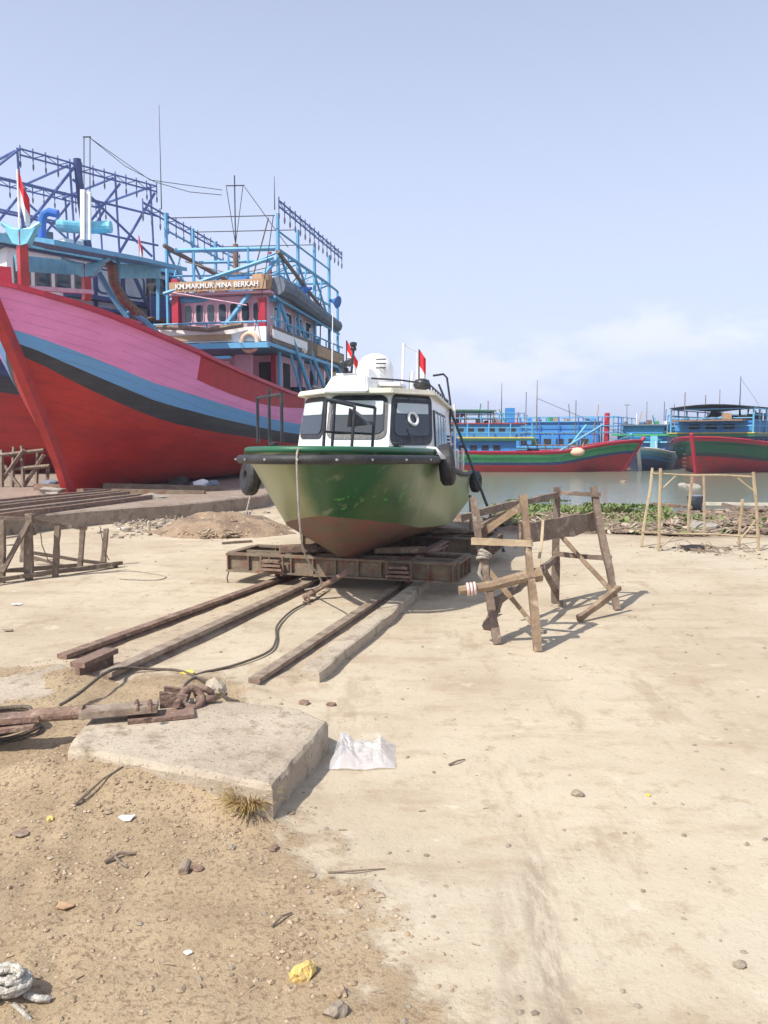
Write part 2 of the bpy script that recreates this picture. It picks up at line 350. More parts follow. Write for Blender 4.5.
def ground_z(x, y):
    z = 0.0
    near = 1 - sm(y, 9, 12)
    d = dirt_mask(x, y) if y < 7 and x < 2 else 0
    z += .008 * nz((x, y), .7, 1) + .003 * nz((x, y), 3, 4)
    if y < 7:
        z += d * (.024 * nz((x, y), 1.6, 2) + .014 * nz((x, y), 5, 6) + .009 * nz((x, y), 12, 7) + .01 - .014 * math.exp(-((x + 1.15 + .22 * (y - 2.2)) / .05) ** 2) - .012 * math.exp(-((x + .98 + .25 * (y - 2.2)) / .04) ** 2))
        z += .17 * math.exp(-((x + 3.0) / .9) ** 2 - ((y - 14.6) / 1.0) ** 2) * 0
        z += (.09) * math.exp(-((x + 1.25) / .60) ** 2 - ((y - 3.45) / .34) ** 2)
        for gx, gy, gh, gs in ((-2.15, 5.15, .055, .22), (-2.3, 5.55, .03, .2), (-.86, 5.0, .03, .16), (-.55, 5.15, .03, .15), (-1.35, 5.0, .03, .3)): z += gh * math.exp(-((x - gx) / gs) ** 2 - ((y - gy) / gs) ** 2) * (1 + .5 * nz((x, y), 8, 1))
        z += .07 * math.exp(-((x + 2.0) / .6) ** 2 - ((y - 4.5) / .5) ** 2)
        z -= .008 * track_mask(x, y)
        q = V(x, y, 0); q0 = V(-1.55, 3.64, 0); q1 = V(-.62, 3.36, 0); w0 = max(0, min(1, (q - q0).dot(q1 - q0) / (q1 - q0).length_squared)); dd = (q - q0.lerp(q1, w0)).length
        z += (.065 - .015 * w0) * math.exp(-(dd / .17) ** 2) * (1 + .4 * nz((x, y), 6, 2))
    e = y - interp(x, YE)
    if e > -1:
        z += -.50 * sm(e, 2.0, 7) + (.10 * nz((x, y), 1.3, 12) + .06 * nz((x, y), 3.5, 13)) * sm(e, -.6, .8) * (1 - sm(e, 5, 8))
        z -= 1.2 * sm(e, 6, 16)
    return z
def axis(lo, hi, step, mn, mx, g=1.07):
    a = []; v = lo
    while v <= hi: a.append(v); v += step
    s = step; v = hi
    while v < mx: s *= g; v += s; a.append(v)
    s = step; v = lo; b = []
    while v > mn: s *= g; v -= s; b.append(v)
    return b[::-1] + a
xs = axis(-2.9, 1.6, .032, -1500, 1500, 1.06); ys = axis(1.0, 5.6, .032, -12, 2600, 1.045)
me = bpy.data.meshes.new('yard_ground'); vs = []; dm = []; tm = []; em = []
for y in ys:
    for x in xs:
        vs.append((x, y, ground_z(x, y)))
        dm.append(dirt_mask(x, y) if y < 7 else 0); tm.append(track_mask(x, y) if y < 4 and 0 < x < 1.2 else 0)
        em.append(sm(y - interp(x, YE) + .5 * nz((x, y), 1, 9), -.8, .6))
nx = len(xs); fs = [(j * nx + i, j * nx + i + 1, (j + 1) * nx + i + 1, (j + 1) * nx + i) for j in range(len(ys) - 1) for i in range(nx - 1)]
me.from_pydata(vs, [], fs)
for nm, dat in (('dirt', dm), ('track', tm), ('bank', em)):
    at = me.attributes.new(nm, 'FLOAT', 'POINT'); at.data.foreach_set('value', dat)
for p in me.polygons: p.use_smooth = True
def ground_mat():
    m, N, L, bs = new_mat('dusty_yard_surface'); bs.inputs['Roughness'].default_value = .93; bs.inputs['Specular IOR Level'].default_value = .15
    tc = N.new('ShaderNodeTexCoord')
    def noi(s, d=8, r=.6, st=(1, 1, 1), off=(0, 0, 0), dist=0):
        mp = N.new('ShaderNodeMapping'); mp.inputs['Scale'].default_value = st; mp.inputs['Location'].default_value = off; L.new(tc.outputs['Object'], mp.inputs[0])
        n = N.new('ShaderNodeTexNoise'); n.inputs['Scale'].default_value = s; n.inputs['Detail'].default_value = d; n.inputs['Roughness'].default_value = r; n.inputs['Distortion'].default_value = dist
        L.new(mp.outputs[0], n.inputs['Vector']); return n.outputs['Fac']
    def mr(s, lo, hi, a=0., b=1.):
        r = N.new('ShaderNodeMapRange'); r.interpolation_type = 'SMOOTHSTEP'; r.inputs[1].default_value = lo; r.inputs[2].default_value = hi; r.inputs[3].default_value = a; r.inputs[4].default_value = b; L.new(s, r.inputs[0]); return r.outputs[0]
    def ma(op, A, B):
        x = N.new('ShaderNodeMath'); x.operation = op
        for i, q in enumerate((A, B)):
            if isinstance(q, (int, float)): x.inputs[i].default_value = q
            else: L.new(q, x.inputs[i])
        return x.outputs[0]
    def mix(f, A, B):
        x = N.new('ShaderNodeMix'); x.data_type = 'RGBA'; L.new(f, x.inputs[0])
        for i, c_ in ((6, A), (7, B)):
            if isinstance(c_, tuple): x.inputs[i].default_value = c_ + (1,)
            else: L.new(c_, x.inputs[i])
        return x.outputs[2]
    def att(n):
        a = N.new('ShaderNodeAttribute'); a.attribute_name = n; return a.outputs['Fac']
    c = mix(mr(noi(.55, 6), .38, .64), (.525, .45, .335), (.435, .36, .26))
    c = mix(mr(noi(.35, 6, .6, (1, 1, 1), (5, 2, 0)), .50, .68), c, (.50, .44, .335))          # bare greyish concrete
    c = mix(ma('MULTIPLY', mr(noi(1.7, 9, .68, (.7, 1.6, 1)), .50, .66), .65), c, (.37, .285, .20))     # brown stains
    c = mix(ma('MULTIPLY', mr(noi(6, 9, .7), .53, .66), .6), c, (.35, .27, .18))
    c = mix(ma('MULTIPLY', mr(noi(1.1, 12, .75, (2.2, .6, 1), (7, 3, 0)), .55, .63), .5), c, (.34, .26, .18))
    c = mix(ma('MULTIPLY', mr(noi(16, 9, .75), .56, .66), .55), c, (.38, .30, .205))
    c = mix(ma('MULTIPLY', mr(noi(3.2, 9, .7, (1, 1, 1), (9, 9, 0)), .58, .70), .6), c, (.63, .56, .44))   # pale dust
    c = mix(ma('MULTIPLY', mr(noi(34, 6, .7), .60, .68), .55), c, (.30, .23, .155))
    c = mix(ma('MULTIPLY', mr(noi(110, 3, .6), .62, .70), .45), c, (.27, .21, .15))
    d = mix(mr(noi(2.2, 8), .38, .64), (.43, .33, .21), (.34, .255, .16))
    d = mix(ma('MULTIPLY', mr(noi(45, 6, .7), .50, .62), .75), d, (.21, .145, .09))
    d = mix(ma('MULTIPLY', mr(noi(70, 4, .7, (1, 1, 1), (3, 1, 0)), .58, .66), .6), d, (.50, .40, .27))
    dn = mr(ma('ADD', att('dirt'), ma('MULTIPLY', ma('SUBTRACT', noi(9, 8, .7), .5), 1.1)), .35, .65)
    c = mix(dn, c, d)
    tn = ma('MULTIPLY', att('track'), mr(noi(30, 6, .7, (1, .25, 1)), .36, .60))
    c = mix(ma('MULTIPLY', tn, .95), c, (.30, .24, .18))
    b_ = mix(mr(noi(2.5, 9, .7), .4, .6), (.27, .20, .14), (.15, .105, .075))
    b_ = mix(mr(noi(11, 8, .7), .58, .64), b_, (.50, .44, .36))
    c = mix(att('bank'), c, b_)
    L.new(c, bs.inputs['Base Color'])
    h = ma('ADD', ma('MULTIPLY', noi(40, 8, .7), .4), ma('ADD', ma('MULTIPLY', noi(7, 8, .65), .8), ma('MULTIPLY', ma('MULTIPLY', noi(85, 5, .7), dn), 1.0)))
    bp = N.new('ShaderNodeBump'); bp.inputs['Strength'].default_value = .55; bp.inputs['Distance'].default_value = .02
    L.new(h, bp.inputs['Height']); L.new(bp.outputs[0], bs.inputs['Normal'])
    return m
me.materials.append(ground_mat())
o = bpy.data.objects.new('yard_ground', me); COL.objects.link(o); o['kind'] = 'structure'

# water
def water_mat():
    m, N, L, b = new_mat('harbour_water')
    b.inputs['Base Color'].default_value = (.19, .21, .15, 1); b.inputs['Roughness'].default_value = .16; b.inputs['IOR'].default_value = 1.33
    tc = N.new('ShaderNodeTexCoord'); mp = N.new('ShaderNodeMapping'); mp.inputs['Scale'].default_value = (.5, 1.3, 1); L.new(tc.outputs['Object'], mp.inputs[0])
    n = N.new('ShaderNodeTexNoise'); n.inputs['Scale'].default_value = 1.6; n.inputs['Detail'].default_value = 5; L.new(mp.outputs[0], n.inputs['Vector'])
    n2 = N.new('ShaderNodeTexNoise'); n2.inputs['Scale'].default_value = .12; n2.inputs['Detail'].default_value = 3; L.new(mp.outputs[0], n2.inputs['Vector'])
    r = N.new('ShaderNodeMapRange'); r.inputs[1].default_value = .4; r.inputs[2].default_value = .65; r.inputs[3].default_value = .15; r.inputs[4].default_value = .6; L.new(n2.outputs['Fac'], r.inputs[0])
    bp = N.new('ShaderNodeBump'); bp.inputs['Distance'].default_value = .05; L.new(r.outputs[0], bp.inputs['Strength'])
    L.new(n.outputs['Fac'], bp.inputs['Height']); L.new(bp.outputs[0], b.inputs['Normal'])
    return m
WZ = -.5
mb = MB(); mb.quad((-1500, 10, WZ), (1500, 10, WZ), (1500, 2600, WZ), (-1500, 2600, WZ))
o = mb.build('water', water_mat(), base=False); o['kind'] = 'structure'
mb = MB()
pp = [(-900 + i * 30, 900 + 60 * nz((i, 0), .2)) for i in range(61)]
for i in range(60):
    h0 = 5 + 4 * nz((i, 3), .7); h1 = 5 + 4 * nz((i + 1, 3), .7)
    a, b = pp[i], pp[i + 1]
    mb.hexa([(a[0], a[1], -1), (b[0], b[1], -1), (b[0], b[1] + 80, -1), (a[0], a[1] + 80, -1), (a[0], a[1] + 20, h0), (b[0], b[1] + 20, h1), (b[0], b[1] + 70, h1), (a[0], a[1] + 70, h0)])
M['farbank'] = mat('hazy_far_shore', (.10, .13, .12), .9, (.13, .15, .12), .05, bump=0)
o = mb.build('far_shore', 'farbank', base=False); o['kind'] = 'structure'

# raised slipway slab on the left
top = .30
fe = [(-30.0, -12.0), (-9.6, 9.3)] + [tuple(G(px, py, 0)[:2]) for px, py in ((0, 536), (90, 526), (183, 518), (262, 508))]
fe += [(-2.4, 25), (1.5, 46), (-40, 46)]
ed = []
for i, (a, b) in enumerate(zip(fe, fe[1:] + fe[:1])):
    a = Vector(a); b = Vector(b); n = max(1, int((b - a).length / .25)) if i < 6 else 1
    for k in range(n):
        p = a.lerp(b, k / n); ed.append((p.x + .03 * nz(p, 2), p.y + .03 * nz(p, 2, 5)))
mb = MB()
A = [(p[0], p[1], -.2) for p in ed]; B = [(p[0], p[1], top - .03 + .015 * nz(p, 3)) for p in ed]
ctr = Vector((-12, 22)); C2 = []
for p in ed:
    d = (ctr - Vector(p)).normalized() * .04; C2.append((p[0] + d.x, p[1] + d.y, top))
a = [mb.bm.verts.new(p) for p in A]; b = [mb.bm.verts.new(p) for p in B]; c = [mb.bm.verts.new(p) for p in C2]
for i in range(len(a)):
    j = (i + 1) % len(a); mb.face([a[i], a[j], b[j], b[i]]); mb.face([b[i], b[j], c[j], c[i]])
mb.face(c)
o = mb.build('raised_slipway', 'concretedark', base=False); o['kind'] = 'structure'

# ------------------------------------------------------------------ launching rails in the yard
def rail(pts, w, h, name, mats, label, cat, ragged=0., group=None, z0=0.):
    mb = MB(); P = [Vector(p) for p in pts]; n = 40; rings = []
    L_ = (P[-1] - P[0]).length; d = (P[-1] - P[0]).normalized(); s = Vector((d.y, -d.x, 0))
    for i in range(n + 1):
        c = P[0].lerp(P[-1], i / n)
        q = ragged * nz(c, 6, 4) if ragged else 0; q2 = ragged * nz(c, 9, 14) if ragged else 0
        prof = [(-w / 2 + q, -.06), (w / 2 + q2, -.06), (w / 2 + q2, h * .9), (w / 2 - .012, h + q * .3), (-w / 2 + .012, h + q2 * .3), (-w / 2 + q, h * .9)]
        if not ragged: prof = [(-w * .8, -.03), (w * .8, -.03), (w * .8, .012), (w * .25, .03), (w * .25, h - .035), (w / 2, h - .03), (w / 2, h), (-w / 2, h), (-w / 2, h - .03), (-w * .25, h - .035), (-w * .25, .03), (-w * .8, .012)]
        rings.append([mb.bm.verts.new(c + s * a + Vector((0, 0, z0 + b_))) for a, b_ in prof])
    k = len(rings[0])
    for i in range(n):
        for j in range(k): mb.face([rings[i][j], rings[i][(j + 1) % k], rings[i + 1][(j + 1) % k], rings[i + 1][j]])
    mb.face(rings[0]); mb.face(rings[-1][::-1])
    return single(name, mb, mats, label, cat, group)
def ext(a, b, k): a = Vector(a); b = Vector(b); return a, a + (b - a) * k
gr = 'launching rails and kerbs in the yard'
rail(ext(G(254, 690), G(400, 590), 2.6), .08, .075, 'slipway_rail', 'railsteel', 'dusty steel rail running under the right side of the green boat cradle', 'rail', group=gr)
rail(ext(G(308, 684), G(418, 592), 2.4), .15, .09, 'concrete_kerb', 'concrete', 'broken pale concrete kerb outside the right hand rail, ending near the plastic bag', 'kerb', ragged=.035, group=gr)
rail(ext(G(62, 664), G(278, 584), 2.8), .085, .07, 'slipway_rail', 'rust', 'dark rusty rail farthest left of the rails leading to the green boat', 'rail', group=gr)
rail(ext(G(106, 684), G(300, 592), 2.6), .09, .08, 'slipway_rail', 'railsteel', 'thick brown rail beside the cable, its cut end standing behind the rusty bar', 'rail', group=gr)
def strip(a, b, c, d, label, seed):     # low dusty concrete strips the rails are bedded in
    P = [G(*a), G(*b), G(*c), G(*d)]; n = 70; mb = MB(); rw = []
    for i in range(n + 1):
        t_ = i / n; L0 = P[0].lerp(P[1], t_); R0 = P[3].lerp(P[2], t_); row = []
        for k in range(9):
            q = L0.lerp(R0, k / 8); e = min(k, 8 - k) / 2; q = q + V(.03 * nz(q, 5, seed) * (e < .6), .04 * nz(q, 5, seed + 2) * (e < .6), 0)
            h = .022 * min(1, e) * (min(1, i / 2)) + .006 * nz(q, 6, seed) ; row.append(mb.bm.verts.new((q.x, q.y, ground_z(q.x, q.y) - .012 + h + .008)))
        rw.append(row)
    for i in range(n):
        for k in range(8): mb.face([rw[i][k], rw[i][k + 1], rw[i + 1][k + 1], rw[i + 1][k]])
    o = mb.build('path_strip', M['strip'], base=False, smooth=True); o['kind'] = 'structure'
M['strip'] = mat_concrete('dusty_rail_bed', (.50, .41, .30), (.42, .34, .24), (.33, .26, .18))
strip((52, 668), (330, 562), (350, 568), (118, 690), '', 1); strip((240, 692), (470, 544), (485, 547), (322, 688), '', 7)
# sleepers with ballast strip between the rails is dirt only; a stub with open I end
mb = MB()
p0, p1 = G(78, 684), G(112, 668); d = (p1 - p0).normalized(); s = Vector((d.y, -d.x, 0))
for w_, z0, z1 in ((.14, 0, .02), (.03, .02, .11), (.11, .11, .145)):
    mb.loft([p0 - s * w_ / 2 + V(0, 0, z0), p0 + s * w_ / 2 + V(0, 0, z0), p0 + s * w_ / 2 + V(0, 0, z1), p0 - s * w_ / 2 + V(0, 0, z1)],
            [p1 - s * w_ / 2 + V(0, 0, z0), p1 + s * w_ / 2 + V(0, 0, z0), p1 + s * w_ / 2 + V(0, 0, z1), p1 - s * w_ / 2 + V(0, 0, z1)])
single('rail_stub', mb, 'rust', 'short rusty rail stub with an open I shaped end behind the long rusty bar', 'rail')

# concrete pads
def slab(pxs, z, zb, name, label, seed, matn='concrete', inset=.02):
    P = [G(x, y, z) for x, y in pxs]; ed = []
    for a, b in zip(P, P[1:] + P[:1]):
        n = max(2, int((b - a).length / .035))
        for k in range(n):
            p = a.lerp(b, k / n); ed.append(p + V(.016 * nz(p, 7, seed), .016 * nz(p, 7, seed + 3), 0))
    c0 = sum(ed, Vector()) / len(ed); mb = MB(); rings = []
    for k, (zz, sh) in enumerate(((zb, -.01), (z * .5, .0), (z - .022, .0), (z - .006, .012), (z, .035))):
        rings.append([mb.bm.verts.new(V(p.x, p.y, zz + .006 * nz(p, 9, k + seed)) + (c0 - p).normalized() * (sh + .008 * nz(p, 12, k * 3 + seed))) for p in ed])
    n = len(ed)
    for A, B in zip(rings, rings[1:]):
        for i in range(n): mb.face([A[i], A[(i + 1) % n], B[(i + 1) % n], B[i]])
    # top surface rings shrinking to centre, lightly uneven
    prev = rings[-1]; 
    for f in (.75, .5, .25):
        r = []
        for p in ed:
            q = c0.lerp(p, f); r.append(mb.bm.verts.new((q.x, q.y, z + .006 * nz(q, 5, seed))))
        for i in range(n): mb.face([prev[i], prev[(i + 1) % n], r[(i + 1) % n], r[i]])
        prev = r
    mb.face(prev)
    return single(name, mb, matn, label, 'concrete block', smooth=False)
slab([(66, 748), (272, 786), (329, 720), (300, 708), (200, 696), (96, 704)], .17, -.1, 'concrete_block', 'low broken concrete block in the foreground with the plastic bag at its right side', 1)
slab([(-90, 720), (-20, 722), (60, 690), (80, 672), (62, 663), (-60, 690)], .055, -.1, 'concrete_pad', 'flat sandy concrete pad under the rusty bar at the left edge', 4)

# gravel
def pebbles(pts, name, matn, label, group=None):
    v = []; f = []
    for (x, y, r, sd) in pts:
        rnd = random.Random(sd); z = ground_z(x, y); k = len(v); rz = rnd.random() * 6; fl = rnd.uniform(.35, .75)
        base = [(1, 0, 0), (.3, .95, 0), (-.8, .6, 0), (-.85, -.55, 0), (.3, -.9, 0), (.15, .2, 1), (-.3, -.1, .85), (0, 0, -.7)]
        for a, b, c in base:
            a, b, c = [q * rnd.uniform(.75, 1.25) for q in (a * 1.2, b, c)]; c_ = c * fl
            v.append((x + r * (a * math.cos(rz) - b * math.sin(rz)), y + r * (a * math.sin(rz) + b * math.cos(rz)), z + r * (c_ + .15)))
        for t in ((0, 1, 5), (1, 2, 5), (2, 6, 5), (2, 3, 6), (3, 4, 6), (4, 5, 6), (4, 0, 5), (1, 0, 7), (2, 1, 7), (3, 2, 7), (4, 3, 7), (0, 4, 7)): f.append(tuple(k + q for q in t))
    me = bpy.data.meshes.new(name); me.from_pydata(v, [], f); me.materials.append(M[matn]); o = bpy.data.objects.new(name, me); COL.objects.link(o)
    return tag(o, label, 'gravel', group, 'stuff')
rg = random.Random(11); pts = []
while len(pts) < 9500:
    y = 1.7 + 3.9 * rg.random() ** 1.3; x = rg.uniform(-2.6, .9)
    if rg.random() < dirt_mask(x, y) * (.12 + .88 * sm(nz((x, y), 1.6, 21), -.2, .45)): pts.append((x, y, .002 + .009 * rg.random() ** 3.5, len(pts)))
while len(pts) < 9580:
    y = 1.9 + 3 * rg.random(); x = rg.uniform(-2.2, .3)
    if rg.random() < dirt_mask(x, y) * sm(nz((x, y), 1.6, 21), -.2, .4): pts.append((x, y, rg.uniform(.009, .018), len(pts)))
pebbles(pts, 'gravel', 'gravel', 'loose sandy gravel scattered over the brown dirt in the lower left')
pts = []
for i in range(900):
    y = 2 + 11 * rg.random() ** 1.5; x = rg.uniform(-.8, 1) * y * .55 + .1 * y
    pts.append((x, y, .002 + .008 * rg.random() ** 3 * (1 + y / 8), 9000 + i))
pebbles(pts, 'grit', 'stone', 'sparse fine grit lying over the pale concrete yard')

rc = random.Random(5); mb = MB()
for k in range(420):
    y = 1.8 + 3.6 * rc.random(); x = rc.uniform(-2.4, .5)
    if rc.random() > dirt_mask(x, y) + .06: continue
    z = ground_z(x, y) + .004; a_ = rc.random() * 6.28; l_ = rc.uniform(.008, .035); w_ = rc.uniform(.0015, .006)
    mb.bar((x, y, z), (x + l_ * math.cos(a_), y + l_ * math.sin(a_), z + rc.uniform(0, .008)), w_, w_ * .5)
o = mb.build('wood_splinters', 'bamboo', None, base=False); tag(o, 'tiny pale wood splinters strewn over the brown dirt', 'splinters', None, 'stuff')
# single stones and litter the photo shows
def stone(px, py, r, matn, label, seed, cat='stone', flat=.7, z=0., name='stone', group='loose stones on the yard'):
    p = G(px, py, z); mb = MB(); gz = z if z else ground_z(p.x, p.y); mb.rock((p.x, p.y, gz + r * .35), r, seed, 2, flat, .5)
    return single(name, mb, matn, label, cat, group)
stone(303, 977, .034, 'ochre', 'chunky yellow ochre stone on the brown dirt at the bottom', 3, flat=.85)
stone(577, 795, .024, 'stone', 'brown egg sized stone alone on the pale yard right of the tyre track', 5)
stone(740, 967, .017, 'stone', 'small round grey stone near the lower right corner', 8)
stone(362, 642, .042, 'ochre', 'tan rounded stone beside the broken concrete kerb', 11)
stone(337, 1018, .028, 'stone', 'pale flat stone at the bottom edge below the yellow one', 12)
stone(340, 997, .02, 'gravel', 'small tan stone to the lower right of the yellow ochre stone', 14)
stone(215, 694, .07, 'concrete', 'rounded grey boulder at the end of the shackle on the block', 15, z=.10, flat=.85)
stone(331, 706, .022, 'rust', 'small brown stone behind the back corner of the concrete block', 17)
stone(304, 704, .03, 'rust', 'flat rusty lump lying on the dirt behind the block', 18, flat=.4)
stone(51, 830, .016, 'ochre', 'tiny yellow stone on the dirt far left', 19)
stone(232, 853, .016, 'stone', 'grey pebble below the straw tuft, left one', 23)
stone(274, 853, .018, 'rust', 'dark pebble on the dirt below the block corner', 24)
stone(648, 796, .010, 'yellow', 'tiny orange chip lying on the pale yard at right', 25, 'chip')
def chip(px, py, s, matn, label, seed, cat='litter', name='litter'):
    p = G(px, py); mb = MB(); rnd = random.Random(seed); n = 7; a0 = rnd.random() * 6
    ring = [(p.x + s * rnd.uniform(.6, 1.2) * 1.5 * math.cos(a0 + 6.283 * k / n), p.y + s * rnd.uniform(.6, 1.1) * math.sin(a0 + 6.283 * k / n)) for k in range(n)]
    z = ground_z(p.x, p.y); A = [(x, y, z + .003 + rnd.random() * s * .35) for x, y in ring]; B = [(x, y, q + .004) for x, y, q in A]
    mb.loft(A, B); return single(name, mb, matn, label, cat, 'scraps of litter on the yard')
chip(128, 831, .024, 'white', 'crumpled white paper scrap on the dirt below the block', 1)
chip(188, 955, .010, 'white', 'tiny white chip on the dirt left of the yellow stone', 2)
chip(65, 909, .028, 'plank', 'pale split wood chip on the dirt at far left', 3)
chip(22, 845, .028, 'debris', 'dark brown leaf on the dirt at the left edge', 4)
chip(187, 676, .036, 'yellow', 'flat yellow scrap behind the shackle', 5)
chip(17, 605, .035, 'white', 'small white scrap on the yard at the left edge below the wooden rack', 6)
chip(8, 632, .04, 'debris', 'brown leaf on the yard at the left edge', 7)
chip(12, 545, .10, 'white', 'white plastic scrap by the raised slipway wall at the left edge', 8)
chip(122, 529, .06, 'white', 'white bag scrap at the foot of the slipway wall', 9)
# sticks
def stick(pxs, r, matn, label, cat='stick', name='stick', z=.01, r2=None):
    P = [G(x, y) for x, y in pxs]; P = [V(p.x, p.y, ground_z(p.x, p.y) + r + z * (i % 2)) for i, p in enumerate(P)]
    mb = MB(); mb.tube(P, r, 6, r2=r2 or r * .5, wob=.4); return single(name, mb, matn, label, cat, 'sticks lying on the yard')
stick([(125, 772), (134, 782), (128, 792), (145, 791)], .008, 'bamboo', 'forked pale stick below the front edge of the block')
stick([(76, 822), (104, 806), (130, 792)], .007, 'greywood', 'brown stick lying left of the forked pale stick')
stick([(105, 868), (120, 862), (134, 860)], .009, 'greywood', 'dark twig bundle on the dirt left of the rusty bolt')
stick([(112, 860), (120, 870), (128, 873)], .007, 'greywood', 'short dark twig crossing under the dark twig bundle')
stick([(449, 766), (457, 764), (465, 760)], .006, 'greywood', 'thin dark twig on the pale yard right of the plastic bag')
stick([(328, 876), (352, 877), (385, 872)], .004, 'greywood', 'very thin twig on the pale yard below the plastic bag')
stick([(272, 932), (282, 925), (292, 919)], .006, 'greywood', 'short brown twig above the yellow ochre stone')
# rusty bolt with chain
t = thing('rusty_bolt', G(183, 880), 0, 'pale rusty bolt with a nut lying on the gravelly dirt', 'bolt')
p = G(183, 880); z = ground_z(p.x, p.y); mb = MB(); mb.tube([p + V(0, 0, z + .012), p + V(.002, .055, z + .022)], .018, 10); mb.build('bolt_head', 'railsteel', t, world=True)
mb = MB(); mb.tube([p + V(.02, .03, z + .015), p + V(.06, .035, z + .01)], .009, 8); mb.torus(p + V(.05, .03, z + .01), .014, .006, (0, 0, 1), 12, 6); mb.build('bolt_shank', 'rust', t, world=True)
# dirty rope bundle, bottom left corner
mb = MB(); c = G(8, 1004); rnd = random.Random(4)
for k in range(22):
    P = []; a0 = rnd.random() * 6; rr = rnd.uniform(.015, .06)
    for i in range(9):
        a = a0 + i * .42; P.append(c + V(.03 * nz((k, 2), .7) + rr * math.cos(a) * 1.1 + .01 * nz((i, k), .7), rr * math.sin(a) * .8, ground_z(c.x, c.y) + .008 + .0024 * k + .02 * abs(nz((i, k), .5, 3))))
    mb.tube(P, .008, 6, wob=.5)
mb.tube([c + V(.05, .0, .03), c + V(.09, -.012, .025), c + V(.125, -.006, .02)], .010, 8, wob=.3)
mb.tube([c + V(.03, -.03, .02), c + V(.06, -.05, .015), c + V(.10, -.08, .01)], .009, 8, wob=.3)
single('rope_bundle', mb, 'whiterope', 'tangled dirty white rope bundle in the bottom left corner', 'rope', smooth=True)

# plastic bag
mb = MB(); nu, nv = 46, 34; c = G(361, 768); grid = []
for j in range(nv + 1):
    row = []
    for i in range(nu + 1):
        u = i / nu; v = j / nv
        x = (u - .5) * .34 + .02 * nz((u, v), 4, 3); y = -.05 + v * .34 + .05 * (u - .5) * v + .015 * nz((u * 1.3, v), 5, 8) + .03 * abs(u - .45) * 2 * (1 - v)
        edge = min(1, 5 * min(u, 1 - u)) * min(1, 4 * min(v + .03, 1 - v + .02))
        h = (.015 + .055 * math.exp(-((u - .2) / .2) ** 2) + .03 * math.exp(-((v - .6) / .25) ** 2) + .028 * math.exp(-((u - .85) / .16) ** 2) + .03 * abs(nz((u * 1.6, v * .6), 4, 1)) + .022 * abs(nz((u + v * .6, v), 7, 2)) + .005 * abs(nz((u, v), 22, 2))) * edge
        row.append(mb.bm.verts.new((c.x + x, c.y + y, ground_z(c.x, c.y) + .004 + h)))
    grid.append(row)
for j in range(nv):
    for i in range(nu): mb.face([grid[j][i], grid[j][i + 1], grid[j + 1][i + 1], grid[j + 1][i]])
m, N, L, b = new_mat('translucent_plastic_film'); b.inputs['Base Color'].default_value = (.78, .77, .80, 1); b.inputs['Roughness'].default_value = .28; b.inputs['Alpha'].default_value = .5
b.inputs['Transmission Weight'].default_value = .15
o = single('plastic_bag', mb, m, 'crumpled clear white plastic bag beside the concrete block', 'plastic bag', smooth=False)

# straw
def tuft(c, n, r, h, mb, seed, lean=(0, 0)):
    rnd = random.Random(seed)
    for i in range(n):
        a = rnd.random() * 6.283; q = rnd.random() ** .5 * r; b0 = Vector(c) + V(q * math.cos(a), q * math.sin(a), 0)
        tip = b0 + V(math.cos(a) * h * rnd.uniform(.3, 1) + lean[0] * h, math.sin(a) * h * rnd.uniform(.3, 1) + lean[1] * h, h * rnd.uniform(.2, 1)); w = V(-math.sin(a), math.cos(a), 0) * .0016
        mid = b0.lerp(tip, .5) + V(0, 0, h * .2)
        mb.quad(b0 - w, b0 + w, mid + w, mid - w); mb.face([mb.bm.verts.new(q_) for q_ in (mid - w, mid + w, tip)])
mb = MB(); c = G(250, 812, .02); tuft((c.x, c.y, .04), 520, .055, .13, mb, 1, (0, -.4))
o = single('dry_grass', mb, 'straw', 'bright tuft of dry straw at the front corner of the concrete block', 'grass', kind='stuff')
mb = MB()
for k in range(16):
    px = 110 + k * 9; c = G(px, 775 + (px - 110) * .18, .03); tuft((c.x, c.y, ground_z(c.x, c.y)), 26, .04, .05, mb, k + 5, (0, -.3))
M['deadgrass'] = mat('dead_grass', (.30, .20, .10), .9, (.2, .13, .07), 20)
single('dead_grass', mb, 'deadgrass', 'short dead grass roots hanging along the front edge of the concrete block', 'grass', kind='stuff')

# ------------------------------------------------------------------ rusty draw bar with shackle
def wz(px, py, z): return G(px, py, z)
t = thing('draw_bar', G(120, 720), 0, 'long rusty draw bar with bolted plates and a shackle resting on the block', 'draw bar')
mb = MB(); a = wz(-60, 724, .20); b = wz(84, 712, .22)
mb.tube([wz(30, 716, .20), b], .035, 14); mb.build('round_bar', 'rust', t, world=True, smooth=False)
mb = MB(); mb.bar(a + V(0, 0, .0), wz(40, 716, .20), .10, .03); mb.bar(a + V(0, .0, -.05), wz(36, 724, .17), .12, .02); mb.build('channel_plate', 'rust', t, world=True)
mb = MB(); mb.bar(wz(80, 713, .22), wz(158, 706, .23), .12, .035); mb.build('bolted_plate', 'railsteel', t, world=True, bevel=.003)
for px, py in ((137, 703), (150, 703), (137, 708), (150, 709)):
    mb = MB(); p = wz(px, py, .26); mb.lathe((p.x, p.y, .245), [(.014, 0), (.014, .022), (.009, .025), (.008, .034)], 6); mb.build('bolt', 'rust', t, world=True)
mb = MB(); mb.bar(wz(128, 719, .18), wz(194, 712, .185), .13, .018); mb.bar(wz(128, 719, .165) , wz(190, 713, .165), .03, .03); mb.build('base_plate', 'rust', t, world=True)
mb = MB()
for yo in (-.045, .045):
    p = wz(162, 706, .19) + V(0, yo, 0); q = wz(186, 704, .19) + V(0, yo, 0); mb.loft([p, q, q + V(.02, 0, .06), p + V(0, 0, .09)], [v_ + V(0, .022, 0) for v_ in (p, q, q + V(.02, 0, .06), p + V(0, 0, .09))])
